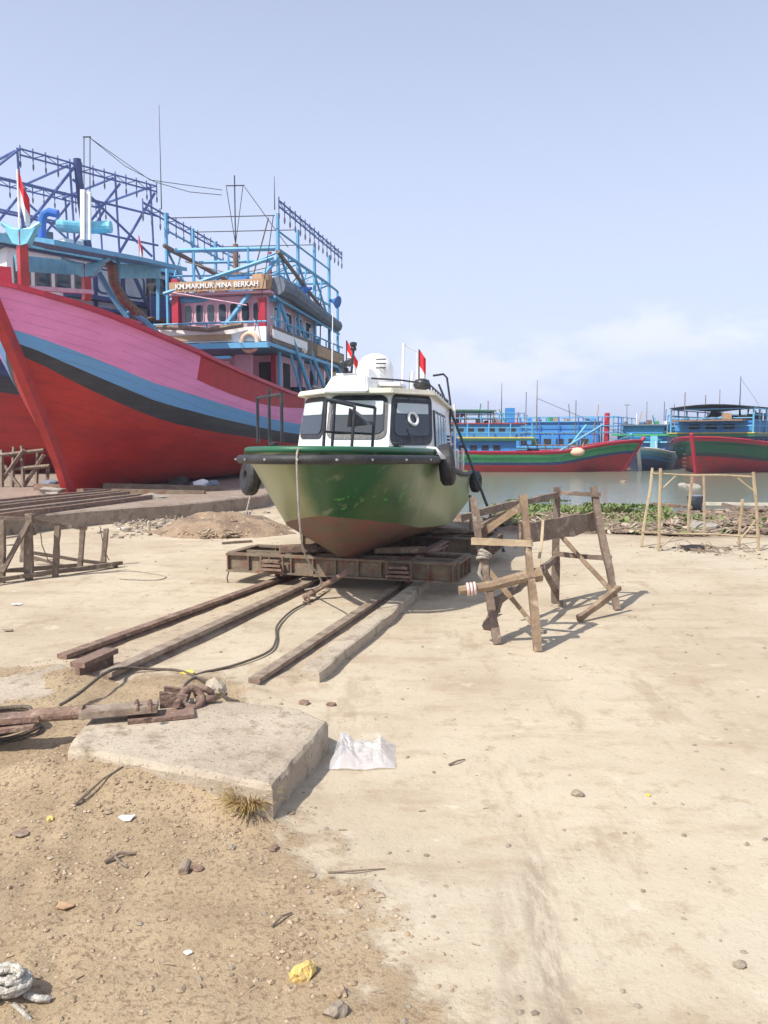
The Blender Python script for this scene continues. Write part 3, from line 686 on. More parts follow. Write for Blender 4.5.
mb.tube([wz(180, 700, .22) + V(0, -.08, 0), wz(180, 700, .22) + V(0, .08, 0)], .018, 10)
mb.build('clevis', 'rust', t, world=True)
mb = MB(); c = wz(192, 698, .22); mb.torus(c, .055, .02, (.5, -.6, .6), 20, 8); mb.build('shackle_ring', 'rust', t, world=True, smooth=True)
mb = MB(); mb.torus(wz(204, 694, .21), .045, .018, (.1, .8, .5), 18, 8); mb.tube([wz(196, 700, .2), wz(216, 698, .2)], .02, 8); mb.build('shackle_link', 'rust', t, world=True, smooth=True)
# cable coil left
mb = MB(); c = wz(-6, 736, .03)
for k in range(7):
    rr = .26 - .01 * k; P = [(c.x + rr * math.cos(a) + .01 * nz((a, k), 1), c.y + .0 + rr * .62 * math.sin(a) + .01 * nz((a, k), 1, 4), .03 + .02 * k + .01 * math.sin(3 * a + k)) for a in [6.283 * i / 36 for i in range(36)]]
    mb.tube(P, .011, 6, closed=True)
single('cable_coil', mb, 'cable', 'coil of dark steel cable under the rusty bar at the left edge', 'cable', smooth=True)
# pulling cable
def cable(pts, r, name, label, matn='cable', cat='cable', n=8):
    P = []; pts = [Vector(p) for p in pts]
    for i in range(len(pts) - 1):
        p0 = pts[max(i - 1, 0)]; p1 = pts[i]; p2 = pts[i + 1]; p3 = pts[min(i + 2, len(pts) - 1)]
        for k in range(n):
            t_ = k / n; P.append(.5 * ((2 * p1) + (p2 - p0) * t_ + (2 * p0 - 5 * p1 + 4 * p2 - p3) * t_ ** 2 + (3 * p1 - p0 - 3 * p2 + p3) * t_ ** 3))
    P.append(pts[-1]); mb = MB(); mb.tube(P, r, 7); return single(name, mb, matn, label, cat, smooth=True)
cable([wz(x, y, .02) for x, y in ((193, 676), (205, 672), (235, 665), (268, 652), (276, 640), (277, 626), (290, 612), (306, 603), (318, 598))] + [wz(330, 590, .1)], .0095, 'pulling_cable', 'thin dark cable snaking between the rails from the shackle to the green boat cradle')
cable([wz(60, 705, .10), wz(78, 694, .12), wz(104, 674, .13), wz(122, 668, .08), wz(150, 669, .03), wz(180, 671, .02), wz(206, 682, .06), wz(226, 694, .18)], .010, 'pulling_cable', 'thick dark cable bending over the rail stub to the shackle')
cable([wz(226, 690, .1), wz(205, 680, .13), wz(195, 678, .12), wz(186, 684, .2), wz(182, 692, .24)], .009, 'wire_loop', 'thin wire loop wound around the shackle ring')
# red pin bar and chain before the cradle
mb = MB(); mb.tube([wz(303, 598, .03), W(347, 572, 8.0)], .028, 8); single('steel_pin_bar', mb, 'rust', 'short reddish steel bar leaning on the cradle front', 'bar')
mb = MB()
for k in range(9):
    p = wz(306 + k * 3, 602 - k * 3.2, .03 + .008 * k); mb.torus(p, .028, .009, (1, .3, 0) if k % 2 else (0, .3, 1), 12, 6)
single('chain', mb, 'rust', 'short rusty chain hanging at the cradle front beside the reddish bar', 'chain')
# ------------------------------------------------------------------ hull builder (local frame: bow at -y .. stern +y, port = +x)
def hull(rows, S, halfx, rowz, yoff, L_, bands, name, parent, mats, transom=True, smooth=True):
    """rows: parameter list 0..1 keel..sheer ; bands: material index per gap"""
    mb = MB(); g = {}; layer = mb.bm.verts.layers.float.new('drop')
    for side in (1, -1):
        for i, s in enumerate(S):
            for j, t_ in enumerate(rows):
                z = rowz(s, t_); x = halfx(s, t_); y = s * L_ + yoff(s, z)
                g[side, i, j] = mb.bm.verts.new((side * x, y, z)) if (x > 1e-4 or side == 1) else g[1, i, j]
    for side in (1, -1):
        for i in range(len(S) - 1):
            for j in range(len(rows) - 1):
                mb.mi = bands(S[i], j)
                vs = []
                for q in (g[side, i, j], g[side, i + 1, j], g[side, i + 1, j + 1], g[side, i, j + 1]):
                    if q not in vs: vs.append(q)
                if len(vs) > 2: mb.face(vs)
    if transom:
        n = len(S) - 1
        for j in range(len(rows) - 1):
            mb.mi = bands(.99, j); vs = []
            for q in (g[1, n, j], g[-1, n, j], g[-1, n, j + 1], g[1, n, j + 1]):
                if q not in vs: vs.append(q)
            if len(vs) > 2: mb.face(vs)
    for (sd_, i, j), v in g.items(): v[layer] = rowz(S[i], rows[-1]) - v.co.z + .06
    o = mb.build(name, mats, parent, smooth=True); o.data.set_sharp_from_angle(angle=R(28)); return o

# ------------------------------------------------------------------ the green patrol boat
GB0 = V(-.69, 6.6, 0); GBR = -R(8.3)
gb = thing('patrol_boat', GB0, GBR, 'small green patrol boat with a white cabin propped up on a rusty cradle', 'boat')
LB = 8.6
def gsheer(y): return interp(y, [(0, 1.50), (2.0, 1.455), (2.5, 1.42), (3.1, 1.28), (4.5, 1.17), (6.5, 1.08), (9, 1.03)])
def gbeam(y): return .935 * math.sqrt(max(0, 1 - (1 - min(y / 1.95, 1)) ** 2)) ** 1.02 + .16 * sm(y, 1.9, 4)
def gchz(y): return interp(y, [(0, .90), (.6, .82), (2.0, .63), (4, .50), (9, .46)])
def gchx(y): return max(0, gbeam(max(0, y - .0)) * interp(y, [(0, .30), (1.0, .66), (2.0, .80), (3.5, .90), (9, .95)]))
def gkeel(y): return interp(y, [(0, .26), (9, .22)])
def stem_y(z): return interp(z, [(.22, 2.15), (.5, 1.55), (.92, .72), (1.5, 0)])
rows = [0, .5, 1.0, 1.3, 1.65, 2.0]
S = [0, .004, .012, .025, .045, .07, .10, .135, .17, .21, .25, .28, .31, .34, .37, .42, .5, .6, .7, .8, .9, 1.0]
def g_z(s, t_):
    y = s * LB
    if t_ <= 1: return gkeel(y) + (gchz(y) - gkeel(y)) * t_
    return gchz(y) + (gsheer(y) - gchz(y)) * (t_ - 1)
def g_x(s, t_):
    y = s * LB
    if s == 0: return 0
    if t_ <= 1: return gchx(y) * t_ ** .85
    f = t_ - 1; return gchx(y) + (gbeam(y) - gchx(y)) * (f ** .8 if y > 2.4 else f)
def g_y(s, z): return stem_y(z) * (1 - s) ** 5
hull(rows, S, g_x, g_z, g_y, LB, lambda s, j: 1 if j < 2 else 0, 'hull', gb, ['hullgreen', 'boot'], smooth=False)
def gpt(y, side, z=None, out=0.):
    s = y / LB; zz = gsheer(y) if z is None else z
    yy = y + stem_y(gsheer(y)) * (1 - s) ** 5
    return V(side * (gbeam(y) + out), yy, zz)
ysr = [0, .03, .1, .2, .35, .55, .8, 1.1, 1.45, 1.8, 2.2]
ring = [gpt(y, -1) for y in ysr[::-1]] + [gpt(y, 1) for y in ysr[1:]]
mb = MB(); mb.tube([p + V(0, -.035 if abs(p.x) < .5 else 0, -.06) + V(math.copysign(.03, p.x) if abs(p.x) > .1 else 0, 0, 0) for p in ring], .041, 12); mb.build('bow_fender', 'rubber', gb, smooth=True)
mb = MB()
for i in range(2, len(ring) - 2, 2):
    p = ring[i]; mb.rock((p.x * 1.06 , p.y - .09, p.z - .06), .012, i, 1, 1, 0)
mb.build('fender_bolt', 'steel', gb)
for sd_ in (1, -1):
    mb = MB(); P = [gpt(y, sd_, None, .015) + V(0, 0, -.03) for y in (2.25, 2.6, 2.9, 3.2, 3.7, 4.5, 5.5, 6.5, 7.5, 8.6)]; mb.tube(P, .035, 8); mb.build('rub_rail', 'rubber', gb, smooth=True)
# toe rail and deck
mb = MB(); P = [p + V(0, .02, .02) for p in ring]; mb.tube([V(p.x * .97, p.y + .03, p.z) for p in P], .032, 8)
mb.build('toe_rail', 'deepgreen', gb, smooth=True)
mb = MB(); ys_ = [.05, .2, .5, .9, 1.4, 2.0, 2.6, 3.2, 4, 5, 6, 7, 8, 8.55]
A = [mb.bm.verts.new(gpt(y, 1, gsheer(y) - .03) * 1.0 - V(.03, 0, 0)) for y in ys_]; B = [mb.bm.verts.new(gpt(y, -1, gsheer(y) - .03) + V(.03, 0, 0)) for y in ys_]
for i in range(len(ys_) - 1): mb.face([A[i], A[i + 1], B[i + 1], B[i]])
mb.build('deck', 'deepgreen', gb)
# cabin
def cz(y): return 2.17 - .012 * max(0, y - 3.3)
base = [V(-.90, 7.2, 1.05), V(-.90, 3.1, 1.05), V(-.42, 2.45, 1.05), V(.36, 2.45, 1.05), V(.84, 3.1, 1.05), V(.84, 7.2, 1.05)]
topp = [V(-.83, 7.15, cz(7.2)), V(-.83, 3.562, 2.15), V(-.40, 2.98, 2.15), V(.34, 2.98, 2.15), V(.77, 3.562, 2.15), V(.77, 7.15, cz(7.2))]
mb = MB(); mb.loft(base, topp); mb.build('cabin', 'glossw', gb, bevel=.012)
mb = MB(); rf = [V(-.89, 7.3, 0), V(-.90, 3.42, 0), V(-.44, 2.84, 0), V(.38, 2.84, 0), V(.84, 3.42, 0), V(.83, 7.3, 0)]
mb.loft([V(p.x, p.y, cz(p.y) - .03) for p in rf], [V(p.x * .97, p.y + .01, cz(p.y) + .035) for p in rf]); mb.build('roof', 'cream', gb, bevel=.01)
mb = MB(); mb.loft([V(-.45, 2.80, 2.15), V(.10, 2.74, 2.15), V(.12, 4.3, 2.2), V(-.45, 4.3, 2.2)], [V(-.36, 2.98, 2.36), V(.06, 2.95, 2.36), V(.06, 4.2, 2.36), V(-.36, 4.2, 2.36)]); mb.build('roof_console', 'glossw', gb, bevel=.02)
def wall(i, j): return (base[i], base[j], topp[j], topp[i])
def window(Q, u0, u1, v0, v1, fr=.05, vb=.25, rad=.14, gm='glass', blind=True, th=.02):
    mb = MB(); panel(mb, Q, u0 - fr, u1 + fr, v0 - fr * 1.1, v1 + fr * 1.1, .0, .012, rad); o = mb.build('window', 'darkmetal', gb)
    mb = MB(); panel(mb, Q, u0, u1, v0, v1, .009, th * .6, rad); mb.build('pane', gm, o)
    if blind:
        mb = MB(); panel(mb, Q, u0 + .02, u1 - .02, v1 - (v1 - v0) * vb, v1 - .01, .022, .004, .06); mb.build('blind', 'glassw', o)
# wall order chosen so that the quad normal points outwards
window(wall(1, 2), .10, .90, .56, .92, .045, .42)
window(wall(2, 3), .08, .92, .56, .92, .05, .45)
window(wall(3, 4), .12, .90, .54, .90, .09, .34)
Qp = wall(4, 5)
def swin(u0, u1, v0, v1, lab=None):
    mb = MB(); P = [pf(*Qp, u0 + (.035 if u0 < .1 else 0), v0, .0), pf(*Qp, u1, v0, 0), pf(*Qp, u1 - .01, v1, 0), pf(*Qp, u0, v1, 0)]
    n = V(1, 0, 0); mb.loft(P, [p + n * .02 for p in P]); o = mb.build('side_window', 'darkmetal', gb)
    c = sum(P, Vector()) / 4; mb = MB(); P2 = [c.lerp(p, .84) for p in P]; mb.loft([p + n * .012 for p in P2], [p + n * .027 for p in P2]); mb.build('pane', 'glassw', o)
for k, (u0, u1) in enumerate(((.05, .17), (.185, .30), (.315, .43), (.445, .60))): swin(u0, u1, .36, .84)
# visor strips with lettering space
Q = wall(3, 4)
# wipers
mb = MB(); mb.bar(pf(*Q, .5, .48, .04), pf(*Q, .40, .62, .04), .012); mb.build('wiper', 'darkmetal', gb)
# vents on the aft side
for c_ in (0, 1):
    mb = MB()
    for r_ in range(9):
        p = pf(*Qp, .70 + c_ * .10 + r_ * .002, .16 + r_ * .05, .012); mb.box(p, (.012, .16, .028))
    mb.build('vent_louvre', 'dark', gb)
# bow pulpits : two black tube frames
for n in (3,):
    mb = MB(); GI = root_m['patrol_boat'].inverted(); P = [GI @ W(258, 443, 8.1), GI @ W(282, 443, 7.5)]
    for k in range(n):
        p = P[0].lerp(P[1], k / (n - 1)); mb.tube([p, p + V(0, 0, .47 + (.06 if k == 1 else 0))], .016, 7)
    mb.tube([P[0] + V(0, 0, .45), P[1] + V(0, 0, .45)], .016, 7); mb.build('bow_railing', 'darkmetal', gb)
mb = MB(); zt = gsheer(1) + .40
a, b, c, d = V(-.02, .95, gsheer(1)), V(.02, 1.15, gsheer(1)), V(.24, 1.0, gsheer(1)), V(.38, 1.35, gsheer(1))
for p, h in ((a, .50), (b, .50), (c, .44), (d, .44)): mb.tube([p, p + V(.03, .02, h)], .016, 7)
mb.tube([a + V(.03, .02, .50), c + V(.03, .02, .44)], .016, 7); mb.tube([a + V(.03, .02, .50), b + V(.03, .02, .50), d + V(.03, .02, .44)], .016, 7); mb.tube([a + V(.02, .01, .20), d + V(.02, .01, .18)], .012, 6)
mb.build('bow_railing', 'darkmetal', gb)
mb = MB(); mb.loft([V(.20, 1.0, 1.72), V(.38, 1.1, 1.74), V(.36, 1.12, 1.78), V(.22, 1.0, 1.90)], [V(.22, 1.3, 1.72), V(.40, 1.35, 1.74), V(.38, 1.35, 1.78), V(.24, 1.3, 1.88)]); mb.build('search_lamp_hood', 'darkmetal', gb)
# grab rail under the front windows
mb = MB(); mb.tube([V(-.35, 2.36, 1.50), V(.36, 2.36, 1.50)], .018, 7); mb.build('grab_rail', 'darkmetal', gb)
for x, y in ((.52, 2.1), (-.60, 1.3)):
    mb = MB(); z = gsheer(1.6); mb.lathe((x, y, z), [(.03, 0), (.03, .08), (.05, .085), (.05, .11), (.02, .115)], 10); mb.tube([(x - .08, y, z + .06), (x + .08, y, z + .06)], .014, 6); mb.build('bollard', 'darkmetal', gb)
# roof railing
mb = MB(); P = [V(.10, 3.05, 2.33), V(.45, 3.15, 2.31), V(.74, 3.6, 2.29), V(.76, 7.0, 2.24)]; mb.tube(P, .012, 6)
for t_ in range(9):
    y = 3.6 + t_ * .42; mb.tube([(.75, y, 2.18), (.75, y, 2.29 - .012 * t_ * .42)], .010, 6)
P = [V(-.74, 3.6, 2.29), V(-.74, 7.0, 2.24)]; mb.tube(P, .012, 6)
for t_ in range(9):
    y = 3.6 + t_ * .42; mb.tube([(-.75, y, 2.18), (-.75, y, 2.28 - .012 * t_ * .42)], .010, 6)
mb.build('roof_rail', 'darkmetal', gb)
# antenna dome and its deck
mb = MB(); mb.lathe((-.02, 4.1, 2.30), [(.21, 0), (.235, .04), (.245, .10), (.245, .22), (.215, .32), (.15, .39), (.07, .425), (.01, .43)], 24); mb.build('antenna_dome', 'glossw', gb, smooth=True)
mb = MB(); mb.box((-.02, 4.1, 2.31), (.75, .7, .04)); mb.box((-.30, 3.6, 2.42), (.24, .2, .02)); mb.build('roof_platform', 'white', gb)
mb = MB()
for i in range(3): mb.box((.10 , 3.822 + i * .004, 2.52 + .055 * i), (.13, .015, .014))
mb.build('dome_vent', 'dark', gb)
# camera / lamp mast left of the dome
mb = MB(); mb.tube([(-.30, 3.55, 2.3), (-.30, 3.55, 2.5)], .03, 8); mb.tube([(-.38, 3.5, 2.38), (-.20, 3.5, 2.38)], .02, 8); mb.tube([(-.26, 3.62, 2.3), (-.22, 3.62, 2.72)], .016, 8)
mb.build('lamp_mast', 'darkmetal', gb)
for c_ in ((-.33, 3.47, 2.53), (-.24, 3.47, 2.56)):
    mb = MB(); mb.lathe(c_, [(.02, -.05), (.05, -.05), (.055, 0), (.04, .05), (.01, .06)], 12, axis='Y'); mb.build('search_lamp', 'darkmetal', gb, smooth=True)
mb = MB(); mb.lathe((-.22, 3.62, 2.72), [(.035, 0), (.04, .03), (.03, .05), (.045, .06), (.045, .10), (.01, .11)], 10); mb.build('masthead_lamp', 'darkmetal', gb)
mb = MB(); mb.tube([(.34, 4.1, 2.2), (.36, 4.1, 2.86)], .018, 8); mb.tube([(.44, 4.2, 2.2), (.46, 4.2, 2.5)], .03, 8); mb.tube([(.36, 4.1, 2.84), (.52, 4.2, 2.76), (.54, 4.2, 2.2)], .010, 6); mb.build('signal_mast', 'white', gb)
mb = MB(); mb.tube([(-.52, 3.7, 2.2), (-.50, 3.7, 3.2)], .010, 6, r2=.005); mb.build('whip_antenna', 'white', gb)
mb = MB(); mb.lathe((.64, 3.7, 2.22), [(.02, 0), (.09, .02), (.11, .07), (.09, .13), (.03, .15)], 12); mb.build('siren', 'darkmetal', gb, smooth=True)
def flag(pt, h, ln, par, world=False, poler=.008, polem='darkmetal', fh=None, droop=.75, name='flag'):
    fh = fh or h * .5
    mbp = MB(); mbp.tube([pt, Vector(pt) + V(0, 0, h)], poler, 6); f = mbp.build('flagpole', polem, par, world=world)
    mb = MB(); nu, nv = 10, 8; g = []
    for j in range(nv + 1):
        r_ = []
        for i in range(nu + 1):
            u = i / nu; v = j / nv
            r_.append(mb.bm.verts.new(Vector(pt) + V(poler + u * ln * (1 - droop * .6) , .05 * ln * 3 * math.sin(u * 7 + v) * u, h - (1 - v) * fh - u * ln * droop)))
        g.append(r_)
    for j in range(nv):
        mb.mi = 0 if j >= nv // 2 else 1
        for i in range(nu): mb.face([g[j][i], g[j][i + 1], g[j + 1][i + 1], g[j + 1][i]])
    mb.build(name, ['flagred', 'flagwhite'], par, world=world, smooth=True)
flag((-.42, 4.2, 2.2), .72, .30, gb, fh=.26, droop=.9)
flag((.52, 4.5, 2.2), .62, .16, gb, fh=.44, droop=.8)
# tall hooked pipes, ladder aft
mb = MB(); mb.tube([(.78, 6.9, 1.1), (.80, 6.9, 2.2), (.74, 6.9, 2.62), (.68, 6.88, 2.68), (.52, 6.8, 2.65)], .018, 7); mb.tube([(.76, 6.9, 2.15), (.62, 6.7, 2.5)], .018, 7); mb.build('hooked_pipe', 'darkmetal', gb)
mb = MB()
for xx in (.62, .86): mb.tube([(xx, 7.35, 1.0), (xx - .02, 7.3, 2.2)], .022, 7)
for k in range(6): mb.tube([(.62, 7.34, 1.15 + k * .19), (.86, 7.34, 1.15 + k * .19)], .014, 6)
mb.build('ladder', 'white', gb)
mb = MB(); mb.box((.80, 8.0, 1.22), (.16, .5, .40)); mb.build('stern_locker', 'white', gb, bevel=.01)
mb = MB(); mb.box((.80, 7.737, 1.36), (.12, .02, .12)); mb.build('locker_sign', 'lightgreen', gb)
mb = MB(); mb.lathe((.78, 7.62, 1.55), [(.05, -.1), (.12, -.05), (.13, .05), (.06, .12)], 10); mb.build('outboard_cowl', 'cobalt', gb, smooth=True)
mb = MB(); mb.tube([(.95, 7.7, 1.05), (.95, 7.7, 1.45), (.95, 8.5, 1.42), (.95, 8.5, 1.05)], .014, 6); mb.tube([(.95, 7.7, 1.25), (.95, 8.5, 1.23)], .010, 6); mb.build('stern_rail', 'steel', gb)
# dim lettering above the port front window and on the side, too small to read in the photograph: worn marks only
mb = MB()
rnd = random.Random(3); Qv = wall(3, 4); u = .10
while u < .82:
    wd = rnd.uniform(.018, .034)
    if rnd.random() > .16:
        a = pf(*Qv, u, .945, .012); b = pf(*Qv, u + wd, .945, .012); mb.bar(a, b, .006, .026 * rnd.uniform(.7, 1))
    u += wd + .014
mb.build('worn_lettering', 'tarp', gb)
# life ring behind the port front pane sits against the glass
mbk = MB(); c = pf(*Q, .50, .72, .035); nrm = (Q[1] - Q[0]).cross(Q[3] - Q[0]).normalized(); mbk.torus(c, .075, .018, nrm, 20, 8)
GBM = root_m['patrol_boat']
mbk.bm.transform(GBM); single('life_ring', mbk, 'white', 'white life ring hung on the port front window of the green boat', 'life ring', smooth=True)
# tyres hung at the bow and stern
def tyre(c, R_, r, axis, label, name='tyre'):
    mb = MB(); a = Vector(axis).normalized(); prof = [(R_ - r * 1.3, -r * .35), (R_ - r * 1.15, -r * .8), (R_ - r * .2, -r), (R_ + r * .35, -r * .72), (R_ + r * .5, -r * .4), (R_ + r * .52, r * .4), (R_ + r * .35, r * .72), (R_ - r * .2, r), (R_ - r * 1.15, r * .8), (R_ - r * 1.3, r * .35)]
    u = a.orthogonal().normalized(); w_ = a.cross(u); rings = []
    for i in range(36):
        t_ = 6.28318 * i / 36; d = u * math.cos(t_) + w_ * math.sin(t_); k = 1 + (.012 if i % 2 else 0)
        rings.append([mb.bm.verts.new(Vector(c) + d * rr * (k if 2 < j < 7 else 1) + a * hh) for j, (rr, hh) in enumerate(prof)])
    for i in range(36):
        for j in range(10): mb.face([rings[i][j], rings[(i + 1) % 36][j], rings[(i + 1) % 36][(j + 1) % 10], rings[i][(j + 1) % 10]])
    mb.bm.transform(GBM)
    return single(name, mb, 'rubber', label, 'tyre', 'tyres hung on the green boat as fenders', smooth=False)
p = gpt(2.3, 1, 1.33, .10); tyre(p, .185, .085, (.97, .10, .10), 'black tyre hanging from a white rope at the port bow of the green boat')
p = gpt(1.95, -1, 1.20, .12); tyre(p, .16, .08, (-.80, -.55, .1), 'black tyre hanging low at the starboard bow of the green boat')
p = gpt(7.9, 1, .86, .10); tyre(p, .15, .08, (1, -.25, 0), 'black tyre hanging at the port stern of the green boat')
mb = MB(); a = gpt(2.05, 1, 1.46, .02)
for k in range(5): mb.tube([a + V(-.10 + .02 * k, -.02, .06), a + V(.0, -.03, .05 + .01 * nz((k, 1), 1)), a + V(.06 + .01 * k, -.06 + .03 * k, -.06)], .012, 6)
mb.bm.transform(GBM); single('mooring_rope', mb, 'flagwhite', 'knotted white rope holding the port bow tyre on the green boat', 'rope', smooth=True)
# rope from the bow to the ground
pb = GBM @ gpt(.0, 1, 1.47, 0); g0 = G(304, 592)
cable([pb + V(0, .15, .02), pb + V(-.02, -.07, .0), pb.lerp(V(pb.x, pb.y, 0), .4) + V(-.0, -.06, 0), V(pb.x + .03, pb.y + .1, .62), V(pb.x + .12, pb.y + .6, .30), V(g0.x, g0.y, .02)], .009, 'bow_rope', 'thin frayed rope hanging from the green boat bow down to the cradle', 'rope', 'rope')
# leaning pole
mb = MB(); mb.tube([G(504, 552), W(488, 508, 11.6), W(462, 440, 12.6), W(448, 404, 13.2)], .022, 7); single('leaning_pole', mb, 'pole', 'long dark pole leaning from the ground against the green boat stern', 'pole')
mb = MB(); mb.tube([G(470, 557), W(471, 515, 11.3), W(470, 495, 11.3)], .022, 7); single('prop_post', mb, 'greywood', 'short thin prop post under the green boat stern beside the cradle', 'post')

# ------------------------------------------------------------------ cradle
CR = -R(17.5); co = (G(454, 584, .13) + G(229, 572, .13)) / 2
cr = thing('boat_cradle', (co.x, co.y, 0), CR, 'rusty steel cradle wagon on rails carrying the green boat', 'cradle')
def ibeam(mb, p0, p1, h, wf, st=0, side=1):   # channel beam with stiffeners, along x or y
    p0 = Vector(p0); p1 = Vector(p1); d = (p1 - p0).normalized()
    mb.bar(p0 + V(0, 0, h / 2 - .012), p1 + V(0, 0, h / 2 - .012), wf, .022); mb.bar(p0 - V(0, 0, h / 2 - .012), p1 - V(0, 0, h / 2 - .012), wf, .022); mb.bar(p0, p1, .016, h - .046)
    if st:
        s = Vector((d.y, -d.x, 0))
        for k in range(st + 1):
            c = p0.lerp(p1, k / st * .985 + .0075)
            for q in (1, -1): mb.bar(c + s * q * (wf / 4 + .003) + V(0, 0, -h / 2 + .024), c + s * q * (wf / 4 + .003) + V(0, 0, h / 2 - .024), wf / 2 - .012, .014, up=(d.x, d.y, 0)) 
zc = .245; hb = .21; x0, x1 = -1.30, 1.30
for nm, y0, y1 in (('front_frame', 0, .70), ('rear_frame', 2.1, 2.9)):
    mb = MB(); ibeam(mb, (x0, y0, zc), (x1, y0, zc), hb, .10, 10); ibeam(mb, (x0, y1, zc), (x1, y1, zc), hb, .10, 10)
    for xx in (x0 + .012, x1 - .012): ibeam(mb, (xx, y0 + .052, zc), (xx, y1 - .052, zc), hb, .09, 3)
    for xx in (-.78, -.4, .0, .4, .78): mb.bar((xx, y0 + .052, zc + .06), (xx, y1 - .052, zc + .06), .05, .05)
    mb.bar((x0 + .05, (y0 + y1) / 2, zc + .075), (x1 - .05, (y0 + y1) / 2, zc + .075), .05, .03)
    mb.build(nm, 'beam', cr)
for xx in (-.72, .72):
    mb = MB(); ibeam(mb, (xx, .76, zc - .01), (xx, 2.04, zc - .01), .18, .10, 4); mb.build('side_beam', 'rust', cr)
for xx in (-.72, .72):
    for yy in (.16, .55, 2.25, 2.75):
        mb = MB(); mb.lathe((xx, yy, .175), [(.045, -.05), (.10, -.05), (.10, -.03), (.075, -.028), (.075, .028), (.10, .03), (.10, .05), (.045, .05)], 16, axis='X'); mb.build('wheel', 'rust', cr)
    mb = MB()
    for q in range(3): mb.box((xx, -.09, .20 + q * .045), (.26 - .03 * q, .08, .026))
    mb.bar((xx - .13, -.085, .17), (xx - .13, -.085, .345), .02); mb.bar((xx + .13, -.085, .17), (xx + .13, -.085, .345), .02)
    mb.build('bogie_spring', 'rust', cr)
# keel blocks & chocks
def kb(x, y, z, s, label, rz=0, m='wood'):
    mb = MB(); mb.box((0, 0, 0), s, rz); mb.bm.transform(Matrix.Translation(Matrix.Translation((co.x, co.y, 0)) @ Matrix.Rotation(CR, 4, 'Z') @ Vector((x, y, z)))); single('chock', mb, m, label, 'chock', 'chocks under the green boat', bevel=.008)
kb(-.55, .25, .39, (.42, .16, .08), 'wooden chock on the front frame left of the green boat keel', .2, 'rust')
kb(-.10, .5, .37, (.5, .2, .05), 'wooden chock on the front frame under the green boat keel', -.25)
kb(.55, .55, .38, (.6, .14, .06), 'wooden chock on the front frame right of the green boat keel', .1)
kb(.1, 2.5, .37, (1.6, .2, .05), 'wooden chock on the rear frame under the green boat', 0)
mb = MB(); mb.bar(W(415, 558, 8.6), W(448, 545, 10.2), .03, .03); single('loose_bar', mb, 'rust', 'loose thin bar lying across the right end of the cradle', 'bar')
mb = MB(); mb.tube([G(228, 583) + V(0, 0, .0), G(228, 583) + V(-.01, 0, .06), W(229, 571, 8.9)], .008, 6); single('bent_wire', mb, 'cable', 'short bent black wire hanging at the left end of the cradle', 'wire')

# ------------------------------------------------------------------ wooden trestle right of the boat
tr = thing('wooden_trestle', G(545, 630), 0, 'rickety wooden trestle of rough poles standing right of the green boat', 'trestle')
def tp(name, a, b, w_, h_=None, m='wood', wob=.008):
    mb = MB(); mb.bar(a, b, w_, h_, wob=wob, up=(0, 1, 0.01) if abs(Vector(b)[2] - Vector(a)[2]) > .4 else (0, 0, 1)); mb.build(name, m, tr, world=True)
tp('post', G(496.5, 644), W(488.5, 590, 6.3), .06, m='greywood'); tp('post', W(488.5, 592, 6.29), W(472.5, 497, 6.4), .055, .07, 'greywood', .02)
tp('post', G(538, 651), W(523, 495, 6.25), .055, .07)
tp('post', G(555, 603), W(557, 487, 7.8), .06, .07, 'greywood')
tp('post', G(617, 610), W(593, 487, 7.75), .06, .07, 'greywood')
mb = MB(); mb.tube([W(459, 590.5, 6.05), W(490, 586, 6.08), W(515, 579, 6.1), W(541, 574, 6.12)], .038, 8, r2=.055, wob=.3); mb.build('log', 'wood', tr, world=True)
mb = MB()
for k in range(3):
    c = W(468 + k * 3.4, 589.3 - k * .4, 6.06); mb.torus(c, .044, .012, (1, 0, .1), 12, 6)
M['lash'] = mat('pink_white_lashing', (.62, .50, .46), .8, (.45, .25, .2), 20); mb.build('rope_lashing', 'lash', tr, world=True, smooth=True)
tp('crossbar', W(472, 541, 6.32), W(532, 543.5, 6.12), .035, .05, 'bamboo', .003)
tp('brace', W(480, 560, 6.36), W(535, 627, 6.14), .04, .06); tp('brace', W(487, 629, 6.22), W(498, 600, 6.4), .07, .05, 'greywood'); tp('brace', W(497, 601, 6.4), W(527, 581, 6.7), .05, .06, 'greywood'); tp('brace', W(527, 581, 6.7), W(555, 559, 7.75), .04, .06, 'greywood')
tp('brace', W(481, 534, 6.45), W(527, 503, 6.3), .05, .06)
tp('top_rail', W(459, 518, 6.5), W(515, 504, 7.0), .04, .06, 'greywood'); tp('top_rail', W(515, 504, 7.0), W(556, 495.5, 7.75), .04, .06, 'greywood')
tp('brace', W(481, 527, 6.6), W(504, 513, 7.0), .04, .05, 'greywood')
tp('top_rail', W(560, 492.5, 7.72), W(601, 495, 7.68), .035, .04, 'greywood')
tp('crossbar', W(553, 554, 7.75), W(612, 558.5, 7.6), .035, .045, 'greywood'); tp('brace', W(560, 535, 7.7), W(613, 593, 7.45), .04, .06, 'wood')
tp('brace', W(543, 568, 7.2), W(555, 590, 7.72), .04, .05, 'greywood')
tp('brace', G(579, 619, .03), W(619.5, 588, 7.3), .05, .05, 'wood'); tp('brace', W(543, 521, 6.9), W(538, 575, 6.4), .025, .03, 'bamboo', .01)
mb = MB(); a = W(519, 535, 7.0); b = W(596, 521, 7.78); mb.bar(a, b, .035, .19, wob=.006); mb.build('wide_board', 'greywood', tr, world=True)
mb = MB()
p = W(483, 558, 6.3)
for k in range(3): mb.torus(p + V(.01 * k, 0, .02 * k), .045, .014, (.3 * k, .3, 1), 12, 6)
mb.tube([p, p + V(-.03, 0, -.12), p + V(.02, -.02, -.2)], .016, 6, wob=.5); mb.build('rag_knot', 'rope', tr, world=True, smooth=True)
mb = MB(); c = G(540, 641); 
